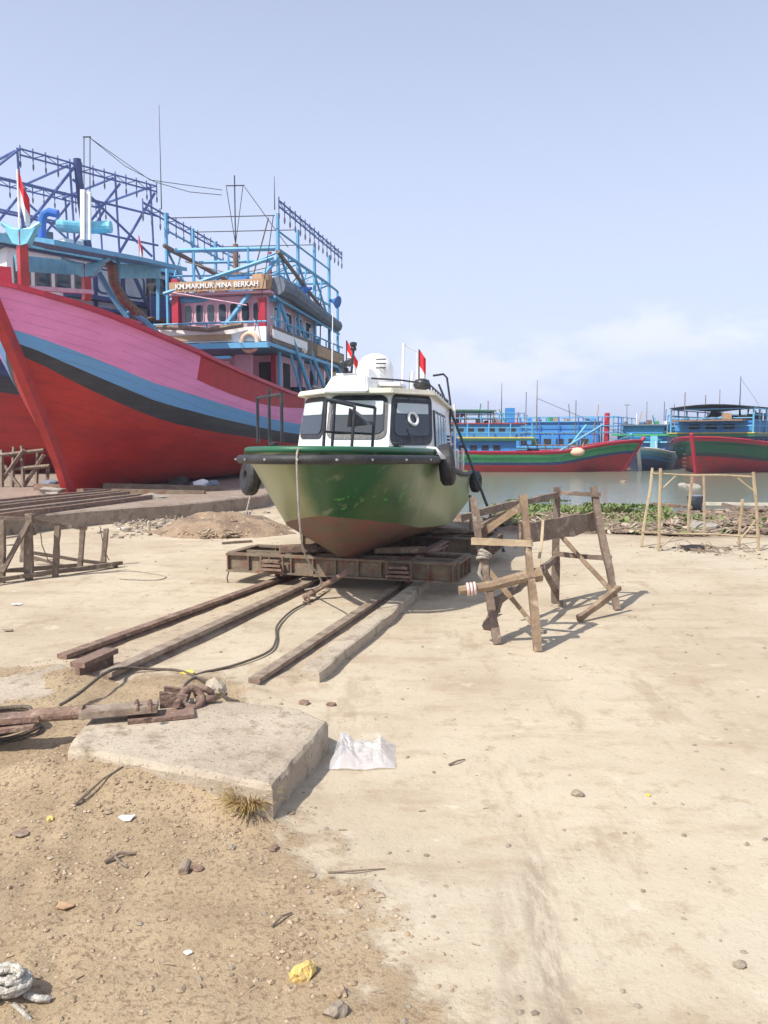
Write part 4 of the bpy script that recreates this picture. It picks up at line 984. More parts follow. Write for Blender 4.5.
for k in range(3): mb.torus(c + V(0, 0, .07 + .015 * k), .048, .008, (.1 * k, .1, 1), 12, 5)
mb.build('rope_lashing', 'rope', tr, world=True, smooth=True)
mb = MB(); c = G(560.5, 607); mb.box(c + V(0, 0, .03), (.035, .035, .06), .3); single('wood_peg', mb, 'greywood', 'tiny upright grey peg on the yard below the rear posts of the trestle', 'peg')
mb = MB(); c = G(516, 628); single_p = [G(541, 596), G(549, 594)]
mb.bar(G(490, 616, .03), G(499, 611, .03), .03, .02); single('wood_scrap', mb, 'greywood', 'small wood scrap on the shaded ground left of the trestle', 'wood scrap')

# ------------------------------------------------------------------ wooden rack at the left edge
lr = thing('wooden_rack', G(50, 578), 0, 'low grey wooden rack frame standing at the left edge', 'rack')
def lp(name, a, b, w_, h_=None, m='greywood'):
    mb = MB(); mb.bar(a, b, w_, h_, wob=.008, up=(0, 1, .01) if abs(Vector(b)[2] - Vector(a)[2]) > .3 else (0, 0, 1)); mb.build(name, m, lr, world=True)
fp = [(2, 583, 2, 520), (28.5, 580, 29, 514), (55, 577, 58, 526), (80, 571, 83, 528), (103, 566, 106.5, 529)]
for a, b, c, d in fp:
    g_ = G(a, b); lp('post', g_, W(c, d, g_.y), .055 if a != 28.5 else .085, .055)
g_ = G(23, 562); lp('post', g_, W(25, 530, g_.y), .06)
lp('top_rail', W(-40, 516, 8.8), W(30, 520, 9.1), .05); lp('top_rail', W(28, 520, 9.1), W(87, 528.5, 9.5), .05)
lp('brace', W(33, 514, 9.1), W(2, 572, 8.85), .05); lp('brace', W(26, 515, 9.1), W(35, 535, 9.2), .035)
lp('bottom_rail', G(-10, 581, .06), G(122, 563, .05), .06, .05); lp('rail', W(28, 552, 9.6), W(118, 566, 10.0), .04); lp('rail', W(30, 557, 10.2), W(70, 567, 10.2), .035)
lp('cross_rail', G(-10, 572, .1), G(80, 565, .06), .05, .05)
mb = MB(); mb.tube([W(40, 526, 9.2), W(42, 545, 9.15), W(48, 560, 9.2), W(56, 566, 9.25)], .006, 5); mb.build('hanging_wire', 'greywood', lr, world=True); mb = MB(); mb.tube([W(100, 526, 9.9), W(104, 550, 9.9), W(109, 560, 9.9)], .006, 5); mb.build('hanging_wire', 'greywood', lr, world=True)
cable([G(100, 573, .006), G(130, 571, .006), G(155, 574, .006), G(166, 577, .006), G(155, 580, .006), G(120, 579, .006)], .006, 'thin_rope', 'thin pale rope lying in a loop on the yard right of the wooden rack', 'rope', 'rope')
# bamboo rack right
br = thing('bamboo_rack', G(700, 545), 0, 'tall thin bamboo pole rack standing on the yard at the right', 'rack')
def bp_(name, a, b, r_=.016):
    mb = MB(); a = Vector(a); b = Vector(b); n = 8; P = [a.lerp(b, k / n) + V(nz(a.lerp(b, k / n), 2, 3), 0, nz(a.lerp(b, k / n), 2, 7)) * .02 for k in range(n + 1)]; mb.tube(P, r_, 6, wob=.3); mb.build(name, 'bamboo', br, world=True)
for a, b, c, d, dy in ((641.6, 547, 652.5, 468.6, .3), (658.6, 551, 660.6, 469, 0), (687.5, 534, 692, 474, 0), (704, 536, 704, 474, 0), (739, 545, 742, 499, 0), (758.6, 551, 754, 472, 0)):
    g_ = G(a, b); bp_('post', g_, W(c, d, g_.y + dy), .023)
bp_('top_rail', W(652, 474, 11.5), W(755, 476.7, 11.5)); bp_('bottom_rail', W(642, 532.5, 11.7), W(760, 536.5, 11.6), .018)
bp_('brace', W(660, 491, 11.5), W(675, 476, 11.5), .013); bp_('brace', W(738, 478, 11.5), W(754, 490, 11.5), .013); bp_('brace', W(658, 549, 11.5), W(673, 537, 11.5), .014); bp_('brace', W(741, 538, 11.6), W(756, 520, 11.6), .013)
# ================================================================== big pink and red wooden boat on the slipway
PB0 = V(-7.85, 20, .30); PBR = -R(12)
pb_ = thing('fishing_boat', PB0, PBR, 'big wooden fishing boat with pink topsides and red bottom hauled up on the slipway', 'fishing boat', 'fishing boats')
def part(name, par, matn, fn, world=False, **k):
    mb = MB(); fn(mb); return mb.build(name, matn, par, world=world, **k)
def tubep(name, par, matn, pts, r, world=False, n=6, **k): return part(name, par, matn, lambda mb: mb.tube(pts, r, n, **k), world)
def barp(name, par, matn, a, b, w_, h_=None, world=False): return part(name, par, matn, lambda mb: mb.bar(a, b, w_, h_), world)
def boxp(name, par, matn, lo, hi, bevel=0.): return part(name, par, matn, lambda mb: mb.b2(lo, hi), bevel=bevel)
PBB = [(-2.7, .14), (-2.5, .45), (-2.2, .8), (-1.2, 1.6), (0, 2.2), (2, 2.65), (5, 2.88), (9, 2.95), (14, 2.85), (19, 2.3), (21, 1.9)]
PSH = [(-2.7, 4.60), (-2.11, 4.44), (-1.55, 4.31), (-.84, 4.12), (.17, 3.87), (1.12, 3.71), (2.28, 3.50), (3.63, 3.32), (4.89, 3.17), (6.54, 3.03), (8.76, 2.86), (12.6, 2.78), (16.8, 2.76), (21, 2.89)]
PPK = [(-2.7, 3.72), (-2.11, 3.46), (-1.55, 3.26), (-.84, 3.0), (.17, 2.73), (1.12, 2.6), (2.28, 2.47), (3.63, 2.33), (4.89, 2.2), (6.54, 2.06), (8.76, 1.93), (12.6, 1.82), (16.8, 1.74), (21, 1.72)]
PBK = [(-2.7, 3.16), (-2.11, 2.74), (-1.55, 2.46), (-.84, 2.18), (.17, 1.91), (1.12, 1.76), (2.28, 1.64), (3.63, 1.53), (4.89, 1.45), (6.54, 1.36), (8.76, 1.25), (12.6, 1.1), (16.8, .96), (21, .87)]
LP = 21.0
def p_off(z): return -2.7 * (max(z, 0) / 4.57) ** 1.12
def p_y(s): return s * LP + p_off(4.57) * (1 - s) ** 7
prow = [0, .10, .25, .45, .65, .85, 1, 1.5, 2, 2.5, 3, 3.3, 3.65, 4, 4.5, 5]
def p_z(s, t_):
    y = p_y(s); sh, pk, bk = interp(y, PSH), interp(y, PPK), interp(y, PBK); bl = (pk + bk) / 2
    if t_ <= 1: return bk * t_
    if t_ <= 2: return bk + (bl - bk) * (t_ - 1)
    if t_ <= 3: return bl + (pk - bl) * (t_ - 2)
    rd = sh - ((.66 - .30 * sm(y, 5, 11)) if y > 1.83 else .30)
    if t_ <= 4: return pk + (rd - pk) * (t_ - 3)
    return rd + (sh - rd) * (t_ - 4)
def p_x(s, t_):
    y = p_y(s); z = p_z(s, t_); f = z / interp(y, PSH); b = interp(y, PBB)
    p = .50 - .10 * sm(s, 0, .12) - .12 * sm(s, .12, .3) + .25 * sm(s, .75, 1)
    return max(.11, b * f ** p)
def p_o(s, z): return p_off(z) * (1 - s) ** 7
SS = [0, .006, .015, .03, .045, .06, .08, .10, .12, .133, .1352, .155, .18, .22, .27, .32, .4, .5, .6, .7, .8, .9, 1.0]
def p_band(s, j):
    if j < 6: return 0
    if j < 8: return 1
    if j < 10: return 2
    if j < 13: return 3
    return 4 if p_y(s) > 1.83 else 3
hull(prow, SS, p_x, p_z, p_o, LP, p_band, 'hull', pb_, ['red', 'black', 'blue', 'pink', 'crimson'])
# stem timber and cap rail
def stemf(mb):
    P = [V(0, p_off(z) - .08, z) for z in (-.06, .6, 1.3, 2, 2.8, 3.6, 4.3, 4.85)]; rings = []
    for i, p in enumerate(P):
        wd = .115 + .008 * i; dp = .16 + .012 * i
        rings.append([mb.bm.verts.new(p + V(a * wd, b * dp, 0)) for a, b in ((-1, 1), (-.75, -.8), (.75, -.8), (1, 1))])
    for A_, B_ in zip(rings, rings[1:]):
        for j in range(4): mb.face([A_[j], A_[(j + 1) % 4], B_[(j + 1) % 4], B_[j]])
    mb.face(rings[0]); mb.face(rings[-1])
part('stem_post', pb_, 'stem', stemf)
for sd_ in (1, -1):
    P = [V(sd_ * (interp(p_y(s), PBB) + .02), p_y(s), interp(p_y(s), PSH) + .03) for s in SS]
    part('cap_rail', pb_, 'crimson', lambda mb: [mb.bar(a, b + (b - a) * .02, .16, .10) for a, b in zip(P, P[1:])])
def deckf(mb):
    A_ = []; B_ = []
    for s in SS[1:]:
        y = p_y(s); sh = interp(y, PSH); z = sh - (.15 if y < -.5 else .15 + .45 * sm(y, -.5, 3)); b = max(.05, interp(y, PBB) * (z / sh) ** .6 - .18); A_.append(mb.bm.verts.new((b, y, z))); B_.append(mb.bm.verts.new((-b, y, z)))
    for i in range(len(A_) - 1): mb.face([A_[i], A_[i + 1], B_[i + 1], B_[i]])
part('deck', pb_, 'crimson', deckf)
# bow posts with flared horn heads
def horns(a, h, name, sp=.62):
    p = Vector(a)
    o = tubep(name, pb_, 'stem', [p, p + V(0, 0, h)], .13, world=True, n=4)
    def f(mb):
        for s_ in (1, -1):
            t0 = p + V(0, 0, h - .30)
            mb.loft([t0 + V(s_ * .0, -.12, 0), t0 + V(s_ * .16, -.12, .05), t0 + V(s_ * .16, .12, .05), t0 + V(0, .12, 0)], [t0 + V(s_ * .02, -.12, .34), t0 + V(s_ * sp * .8, -.1, .38), t0 + V(s_ * sp * .8, .1, .38), t0 + V(s_ * .02, .12, .34)])
            mb.tube([t0 + V(s_ * .05, 0, .30), t0 + V(s_ * sp * .5, 0, .36), t0 + V(s_ * sp, 0, .50)], .09, 8, r2=.05)
    mb = MB(); f(mb); mb.build('horn_head', 'azure', o, world=True, smooth=False)
horns(W(24, 291, 18.0), 1.25, 'bow_post', .42)
horns(W(87, 300, 21.3), .85, 'bow_post', .62)
barp('bow_beam', pb_, 'palepink', W(26, 288, 18.2), W(90, 292, 21.0), .22, .10, True)
part('bow_locker', pb_, 'crimson', lambda mb: mb.b2((.4, .6, 3.9), (1.3, 1.4, 4.35)))
part('bow_bulwark', pb_, 'crimson', lambda mb: mb.loft([W(-40, 285, 18.2), W(13, 291, 18.6), W(13, 291, 18.8), W(-40, 285, 18.4)], [W(-40, 262, 18.2), W(11, 267, 18.6), W(11, 267, 18.8), W(-40, 262, 18.4)]), True)
# long pale blue foredeck roof
def canf(mb):
    top_ = [(33, 231, 18.6), (75, 242, 20.8), (120, 251, 24), (166, 262, 28)]; rings = []
    for px, py, Y in top_:
        p = W(px, py, Y); k = .55 if Y < 20 else .75
        rings.append([mb.bm.verts.new(p + V(dx, -dx * .2, dz)) for dx, dz in ((-k, -.03), (k, -.22), (k, -.34), (0, -.22), (-k, -.15))] )
    for A_, B_ in zip(rings, rings[1:]):
        for j in range(5): mb.face([A_[j], A_[(j + 1) % 5], B_[(j + 1) % 5], B_[j]])
    mb.face(rings[0]); mb.face(rings[-1])
part('foredeck_roof', pb_, 'sky', canf, True)
part('roof_fascia', pb_, 'azure', lambda mb: mb.bar(W(112, 271, 24), W(160, 272, 28), .06, .42), True)
part('roof_fascia', pb_, 'azure', lambda mb: mb.bar(W(16, 263, 21), W(76, 268, 24.5), .06, .40), True)
for px, py, Y, y2 in ((118, 256, 24, 300), (158, 266, 28, 320)): barp('roof_post', pb_, 'sky', W(px, py, Y), W(px, y2, Y), .10, None, True)
part('mast_board', pb_, 'white', lambda mb: (mb.bar(W(83, 240, 23), W(83, 190, 23), .12), mb.bar(W(88.5, 240, 23.05), W(88.5, 192, 23.05), .13, .09)), True)
part('roller', pb_, 'azure', lambda mb: mb.tube([W(58, 226, 22.8), W(62, 226, 22.8), W(84, 228, 23.2), W(106, 227, 23.4), W(111, 227, 23.4)], .17, 12), True)
tubep('vent_pipe', pb_, 'cobalt', [W(42, 238, 20), W(42, 220, 20), W(44, 214, 20), W(49, 212, 20), W(58, 214, 20)], .10, True, 10)
tubep('rolled_net', pb_, 'greywood', [W(104, 262, 23.4), W(112, 266, 23.4), (W(114, 282, 23.6)), W(122, 298, 24), W(134, 310, 24.6), W(143, 318, 25.5)], .15, True, 8, wob=.3)
tubep('deck_pipe', pb_, 'sky', [W(98, 272, 24), W(112, 296, 24.4), W(128, 318, 24.6)], .09, True, 6)
tubep('deck_pipe', pb_, 'sky', [W(128, 310, 24.5), W(146, 322, 25.2), W(162, 338, 25.5)], .09, True, 6)
for px in (84, 90): tubep('antenna', pb_, 'darkmetal', [W(px, 192, 23.4), W(px, 137, 23.4)], .014, True, 5)
tubep('antenna_bar', pb_, 'darkmetal', [W(83, 137, 23.4), W(91, 137, 23.4)], .02, True, 5)
tubep('stay_wire', pb_, 'darkmetal', [W(90, 138, 23.4), W(125, 166, 26), W(155, 182, 28), W(190, 192, 30), W(222, 195, 31)], .012, True, 4)
tubep('stay_wire', pb_, 'darkmetal', [W(90, 138, 23.4), W(150, 180, 28), W(222, 190, 31)], .012, True, 4)
# flags
flag(W(20, 240, 18.0), 1.5, .55, pb_, True, .022, 'white', fh=.75, droop=1.1)
# ---- superstructure (local coordinates)
for x in (-1.95, 1.95):
    ys_ = (10.2, 12.5, 14.7, 16.9) if x > 0 else (9.3, 11.5, 13.6, 15.8)
    for z in (7.25, 8.8): tubep('frame_rail', pb_, 'sky', [(x, ys_[0], z), (x, ys_[-1], z)], .04, n=5)
    for y0, y1 in zip(ys_, ys_[1:]): tubep('frame_brace', pb_, 'sky', [(x, y0, 6.4), (x, (y0 + y1) / 2, 8.1)], .035, n=5)
    for y in ys_: tubep('frame_post', pb_, 'sky', [(x, y, 2.5 if x > 0 else 4.6), (x, y, 9.4)], .07)
    for z in (8.15, 6.35): tubep('frame_rail', pb_, 'sky', [(x, ys_[0], z), (x, ys_[-1], z)], .06)
    for y0, y1 in zip(ys_, ys_[1:]): tubep('frame_brace', pb_, 'sky', [(x, y0, 8.15), (x, y1, 6.5)], .05)
for k, (y, z, r_) in enumerate(((9.4, 8.1, .085), (9.4, 6.35, .12), (11.6, 8.15, .06), (13.8, 8.15, .06), (16.4, 8.2, .06), (16.4, 6.4, .06))): tubep('cross_beam', pb_, 'sky', [(-1.95, y, z), (1.95, y + .5, z)], r_)
tubep('cross_beam', pb_, 'rust', [(-1.95, 11.8, 6.9), (2.0, 12.2, 6.9)], .05)
for y, z in ((9.4, 9.25), (11.6, 9.3), (14, 9.3)): tubep('stay_wire', pb_, 'darkmetal', [(-1.95, y, z), (1.95, y + .5, z)], .018)
tubep('big_brace', pb_, 'sky', [(1.95, 9.9, 7.7), (.1, 8.6, 4.75)], .09); tubep('big_brace', pb_, 'sky', [(-1.95, 9.0, 6.5), (1.95, 9.7, 7.75)], .07)
tubep('thin_brace', pb_, 'palepink', [(-1.5, 8.8, 6.5), (1.2, 9.0, 6.0)], .025)
for a, b in (((-1.9, 9.0, 8.2), (.0, 13.5, 7.0)), ((2.05, 9.9, 8.0), (2.05, 17.0, 6.55))): tubep('boom', pb_, 'greywood', [a, b], .075, wob=.2, n=7)
for k, (y, ytop) in enumerate(((10.2, 6.3), (12.6, 5.8), (14.8, 5.5), (16.8, 5.3))): tubep('raking_leg', pb_, 'sky', [(2.0, y, ytop), (2.65, y + 1.9, 2.85)], .085)
# truss light racks
lampme = None
def lamp_at(par, p, world=False):
    global lampme
    if lampme is None:
        mb = MB(); mb.tube([(0, 0, .10), (0, 0, -.10)], .016, 5); mb.lathe((0, 0, -.10), [(.012, 0), (.028, -.03), (.038, -.10), (.034, -.17), (.016, -.24), (.005, -.26)][::-1], 7)
        o = mb.build('lamp', 'bulb', par, world=False); lampme = o.data
    else:
        o = bpy.data.objects.new('lamp', lampme); COL.objects.link(o); o.parent = par
    o.location = p; return o
def truss(par, a, b, h, n, matn, lamps=True, r_=.045):
    a = Vector(a); b = Vector(b)
    def f(mb):
        mb.tube([a, b], r_, 6); mb.tube([a - V(0, 0, h), b - V(0, 0, h)], r_, 6)
        for k in range(n + 1):
            p = a.lerp(b, k / n); mb.tube([p + V(0, 0, .12), p - V(0, 0, h + .10)], r_ * .8, 5)
            if k < n: q = a.lerp(b, (k + 1) / n); mb.tube([p - V(0, 0, h * (k % 2)), q - V(0, 0, h * ((k + 1) % 2))], r_ * .5, 4)
    part('light_rack', par, matn, f)
    if lamps:
        for k in range(n + 1): p = a.lerp(b, k / n); lamp_at(par, p - V(0, 0, h + .10))
truss(pb_, (2.35, 9.2, 9.55), (2.35, 17.6, 9.6), .20, 14, 'purple', r_=.032); truss(pb_, (-2.35, 8.4, 9.55), (-2.35, 17.2, 9.6), .20, 14, 'purple', r_=.032)
# floors and houses
P_HZ = 5.25
boxp('upper_deck', pb_, 'sky', (-2.3, 8.2, 4.50), (2.3, 18.4, 4.62)); boxp('deck_beam', pb_, 'sky', (-2.35, 7.9, 4.40), (2.35, 8.15, 4.58)); boxp('deck_beam', pb_, 'sky', (-2.35, 7.9, 4.05), (1.0, 8.05, 4.15))
boxp('white_bulwark', pb_, 'white', (-2.3, 8.3, 4.66), (2.15, 8.42, 5.16)); boxp('wood_band', pb_, 'plank', (-2.3, 8.22, 4.72), (.9, 8.30, 4.92))
boxp('side_bulwark', pb_, 'greywood', (2.20, 8.6, 4.66), (2.28, 18.2, 5.22)); boxp('side_panel', pb_, 'white', (2.28, 8.6, 4.8), (2.31, 12.5, 5.1)); boxp('side_panel', pb_, 'plank', (2.28, 13.8, 4.72), (2.33, 17.9, 5.15))
boxp('wheelhouse', pb_, 'palepink', (-1.5, 9.5, 4.62), (1.75, 15.5, 6.42))
def win(par, lo, hi, fr='crimson', face='y', arch=True, glassm='glass'):   # window on a face normal to y (towards -y) or x (+x)
    x0, y0, z0 = lo; x1, y1, z1 = hi
    if face == 'y': Q = (V(x0, y0, z0), V(x1, y0, z0), V(x1, y0, z1), V(x0, y0, z1))
    else: Q = (V(x0, y0, z0), V(x0, y1, z0), V(x0, y1, z1), V(x0, y0, z1))
    mb = MB(); panel(mb, Q, -.12, 1.12, -.08, 1.08, .003, .03, .26 if arch else .1); o = mb.build('window', fr, par)
    mb = MB(); panel(mb, Q, 0, 1, 0, 1, .020, .02, .22 if arch else .08); mb.build('pane', glassm, o)
for k in range(7): win(pb_, (-1.38 + k * .44, 9.5, 5.55), (-1.10 + k * .44, 9.5, 6.15), 'palepink')
for k in range(4): win(pb_, (1.75, 10.2 + k * 1.25, 5.5), (1.75, 10.9 + k * 1.25, 6.1), 'white', 'x', False)
boxp('corner_post', pb_, 'crimson', (-1.75, 9.2, 4.66), (-1.5, 9.45, 7.05)); boxp('corner_post', pb_, 'crimson', (1.5, 9.3, 5.3), (1.76, 9.48, 6.3))
boxp('roof', pb_, 'palepink', (-1.8, 9.15, 6.44), (2.0, 16.8, 6.53))
boxp('name_board', pb_, 'plank', (-1.75, 9.02, 6.55), (1.9, 9.08, 6.90)); 
text_part('KM.MAKMUR MINA BERKAH', .25, 'white', pb_, V(.08, 8.99, 6.725), Matrix.Rotation(R(90), 3, 'X'), .012, 'boat_name', 1.0)
part('rolled_tarpaulin', pb_, 'tarp', lambda mb: mb.tube([(2.1, 9.6, 6.75), (2.15, 11, 6.78), (2.15, 13, 6.62), (2.15, 15, 6.5), (2.1, 17.6, 6.42)], .30, 10, wob=.25))
tubep('roof_rail', pb_, 'sky', [(2.15, 9.2, 6.3), (2.15, 17.8, 6.1)], .05)
part('blue_crate', pb_, 'farblue', lambda mb: (mb.b2((.1, 10, 6.62), (.8, 10.8, 7.2)), mb.b2((1.0, 10.2, 6.62), (1.6, 10.9, 7.0))))
boxp('red_box', pb_, 'crimson', (1.1, 9.9, 7.02), (1.45, 10.2, 7.25)); part('brown_basket', pb_, 'plank', lambda mb: mb.lathe((1.6, 9.5, 6.6), [(.3, 0), (.38, .3), (.36, .5), (.1, .5)], 10))
# brown mast with cross tree
tubep('mast', pb_, 'rust', [(.0, 11.0, 6.6), (.0, 11.0, 8.6)], .11, n=8); boxp('mast_step', pb_, 'rust', (-.28, 10.85, 7.35), (.28, 11.15, 7.55))
tubep('topmast', pb_, 'darkmetal', [(0, 11, 8.6), (0, 11, 11.1)], .025); tubep('crosstree', pb_, 'darkmetal', [(-.35, 11, 10.75), (.35, 11.1, 10.75)], .022)
for s_ in (-1, 1): tubep('stay_wire', pb_, 'darkmetal', [(s_ * .33, 11, 10.7), (0, 11, 8.6)], .014, n=4)
tubep('stay_wire', pb_, 'darkmetal', [(.35, 11.1, 10.7), (2.2, 10.6, 8.3)], .014, n=4)
for x, y, z0, z1 in ((-1.95, 9.0, 9.45, 13.0), (1.95, 9.9, 9.45, 10.6)): tubep('whip_antenna', pb_, 'darkmetal', [(x, y, z0), (x, y, z1)], .022, r2=.008)
tubep('stub_mast', pb_, 'crimson', [(1.0, 12.0, 6.6), (1.0, 12.0, 8.5)], .06)
# horn loudspeakers
def spk(x, y, z, dx):
    def f(mb):
        a_ = V(x, y, z); b_ = a_ + V(dx * 1.3, -.12, -.12); rings = []
        for t_, r_ in ((0, .05), (.4, .09), (.75, .17), (1, .27)):
            c = a_.lerp(b_, t_); u = (b_ - a_).normalized(); e = u.orthogonal().normalized(); w_ = u.cross(e)
            rings.append([mb.bm.verts.new(c + (e * math.cos(q) + w_ * math.sin(q)) * r_) for q in [6.283 * k / 10 for k in range(10)]])
        for A_, B_ in zip(rings, rings[1:]):
            for j in range(10): mb.face([A_[j], A_[(j + 1) % 10], B_[(j + 1) % 10], B_[j]])
        mb.face(rings[0]); mb.face(rings[-1])
    part('loudspeaker', pb_, 'cobalt', f)
spk(2.4, 12.9, 7.25, -.3); spk(2.4, 15.4, 7.2, .3)
# lower deckhouse
boxp('lower_house', pb_, 'palepink', (-1.8, 10.8, 2.5), (1.75, 16.8, 4.45))
boxp('pink_screen', pb_, 'palepink', (.55, 9.4, 2.6), (1.2, 9.5, 4.35)); boxp('lower_post', pb_, 'crimson', (1.55, 10.4, 2.6), (1.75, 10.6, 4.45))
for y0, y1, m_ in ((11.2, 11.9, 'dark'), (12.9, 13.6, 'crimson'), (14.6, 15.6, 'dark')): boxp('side_door', pb_, m_, (1.752, y0, 2.65), (1.79, y1, 4.2))
boxp('front_door', pb_, 'dark', (.95, 10.76, 2.6), (1.5, 10.798, 4.2))
for y in (12.4, 14.1, 16.2): boxp('lower_post', pb_, 'palepink', (2.05, y, 2.5), (2.15, y + .12, 4.45))
boxp('winch_panel', pb_, 'white', (-.9, 9.3, 3.5), (.35, 9.4, 4.1))
for k in range(4): part('porthole', pb_, 'dark', lambda mb: mb.lathe((-.65 + k * .32, 9.29, 3.85), [(.08, -.01), (.08, .01)], 10, axis='Y'))
part('deck_tarpaulin', pb_, 'tarp', lambda mb: mb.loft([V(-.9, 5.2, 2.9), V(1.6, 5.6, 2.9), V(1.9, 8.3, 2.6), V(-.9, 8.3, 2.6)], [V(-.7, 6.0, 3.5), V(.5, 6.0, 3.35), V(1.6, 7.9, 3.15), V(-.7, 8.0, 3.9)]))
part('green_board', pb_, 'greentarp', lambda mb: mb.loft([V(-.9, 5.4, 3.0), V(-.45, 5.4, 3.0), V(-.45, 5.5, 3.0), V(-.9, 5.5, 3.0)], [V(-1.1, 5.7, 4.15), V(-.62, 5.7, 4.15), V(-.62, 5.8, 4.15), V(-1.1, 5.8, 4.15)]))
boxp('rope_coil_heap', pb_, 'rope', (1.55, 9.6, 2.6), (1.95, 10.1, 3.2)); part('drum', pb_, 'dark', lambda mb: mb.lathe((2.2, 11.6, 2.6), [(.3, 0), (.32, .3), (.3, .7), (.05, .72)], 12))
part('drum', pb_, 'dark', lambda mb: mb.lathe((2.3, 12.5, 2.6), [(.3, 0), (.3, .6), (.05, .62)], 12))
boxp('stern_screen', pb_, 'greywood', (1.2, 18.6, 2.8), (2.3, 19.4, 4.7), .15)
tubep('rope_bundle', pb_, 'greywood', [(-1.8, 8.15, 5.22), (-.8, 8.05, 5.15), (.2, 8.05, 5.05), (1.4, 8.1, 5.2)], .10, wob=.4)
tubep('blue_hose', pb_, 'cobalt', [(-2.2, 8.2, 5.0), (-2.5, 6.5, 4.7), (-2.3, 5, 4.2)], .06)
rnd = random.Random(77)
for k in range(26):
    x = rnd.uniform(-1.7, 1.9); y = rnd.uniform(9.6, 15.5); q = rnd.uniform(.12, .38); m_ = rnd.choice(('rope', 'navy', 'plank', 'greentarp', 'tarp', 'crimson', 'white', 'cobalt', 'greywood'))
    if k % 3: part('roof_gear', pb_, m_, lambda mb: mb.rock((x, y, 6.6 + q * .5), q, k, 2, .7, .6))
    else: part('roof_crate', pb_, m_, lambda mb: mb.box((x, y, 6.6 + q * .6), (q * 1.8, q * 1.5, q * 1.2), rnd.random()), bevel=.02)
for k in range(22):
    x = rnd.uniform(-2.1, 2.1); y = rnd.uniform(8.6, 9.4) if k % 2 else rnd.uniform(9.5, 17.5); x = x if k % 2 else 2.0 + rnd.uniform(-.1, .1); q = rnd.uniform(.12, .3)
    part('deck_gear', pb_, rnd.choice(('rope', 'dark', 'plank', 'greentarp', 'tarp', 'white', 'greywood', 'orange')), lambda mb: mb.rock((x, y, 4.66 + q * .5), q, k + 40, 2, .8, .7))
for k in range(14):
    x = rnd.uniform(1.7, 2.5); y = rnd.uniform(8.0, 18.0); q = rnd.uniform(.15, .4)
    part('deck_gear', pb_, rnd.choice(('dark', 'rope', 'navy', 'greywood', 'tarp', 'crimson')), lambda mb: mb.rock((x, y, 2.75 + q * .5), q, k + 80, 2, 1.0, .7))
for k in range(16):
    a_ = V(rnd.choice((-1.95, 1.95)), rnd.uniform(9, 16), rnd.uniform(6.5, 9.2)); b_ = V(rnd.uniform(-1.9, 2.2), a_.y + rnd.uniform(-2, 2), rnd.uniform(4.8, 8)); c_ = (a_ + b_) / 2 - V(0, 0, rnd.uniform(.1, .5))
    tubep('rigging_line', pb_, rnd.choice(('rope', 'darkmetal', 'greywood')), [a_, a_.lerp(c_, .6), c_, c_.lerp(b_, .5), b_], rnd.uniform(.012, .028), n=4)
for k in range(9): tubep('baluster', pb_, 'sky', [(2.26, 9 + k * 1.05, 4.62), (2.26, 9 + k * 1.05, 5.5)], .03, n=4)
tubep('side_rail', pb_, 'sky', [(2.26, 8.6, 5.5), (2.26, 18.0, 5.5)], .035, n=5)
part('brown_net_heap', pb_, 'greywood', lambda mb: mb.rock((1.3, 9.35, 4.95), .38, 3, 2, .5, .7))
for k in range(7): tubep('frame_post', pb_, 'sky', [(-1.95 + k * .62, 8.5, 4.6), (-1.95 + k * .62, 8.5, 5.35)], .03, n=4)
tubep('front_rail', pb_, 'sky', [(-2.1, 8.5, 5.35), (2.1, 8.5, 5.35)], .035, n=5)
for x, y in ((0, 10.3), (-1.0, 9.5), (1.0, 9.7)): tubep('frame_post', pb_, 'sky', [(x, y, 6.6), (x, y, 8.15)], .04, n=5)
for y in (10.5, 12.6, 14.8, 17): tubep('cross_beam', pb_, 'sky', [(-1.95, y - .6, 7.3), (1.95, y, 7.3)], .035, n=5); tubep('cross_brace', pb_, 'sky', [(-1.95, y - .6, 6.6), (1.95, y, 8.15)], .035, n=5)
for y in (11.3, 13.7, 15.9, 17.9): tubep('raking_leg', pb_, 'sky', [(2.15, y - .5, 4.6), (2.5, y, 2.8)], .05, n=5)
for x in (-1.95, 1.95): tubep('frame_post', pb_, 'sky', [(x, 18.3, 2.7), (x, 18.3, 8.1)], .06); tubep('frame_rail', pb_, 'sky', [(x, 16.5, 8.15), (x, 18.3, 8.1)], .05)
PBM = root_m['fishing_boat']
mb = MB(); mb.torus((1.60, 8.2, 4.62), .30, .085, (.15, 1, 0), 24, 10); mb.bm.transform(PBM); single('life_ring', mb, 'orange', 'pale orange life ring hanging on the upper deck edge of the pink and red boat', 'life ring', smooth=True)
mb = MB(); mb.rock((2.45, 15.0, 3.05), .2, 3, 2, 1, .1); mb.bm.transform(PBM); single('float_buoy', mb, 'orange', 'pale round float buoy on the rail of the pink and red boat', 'buoy', smooth=True)

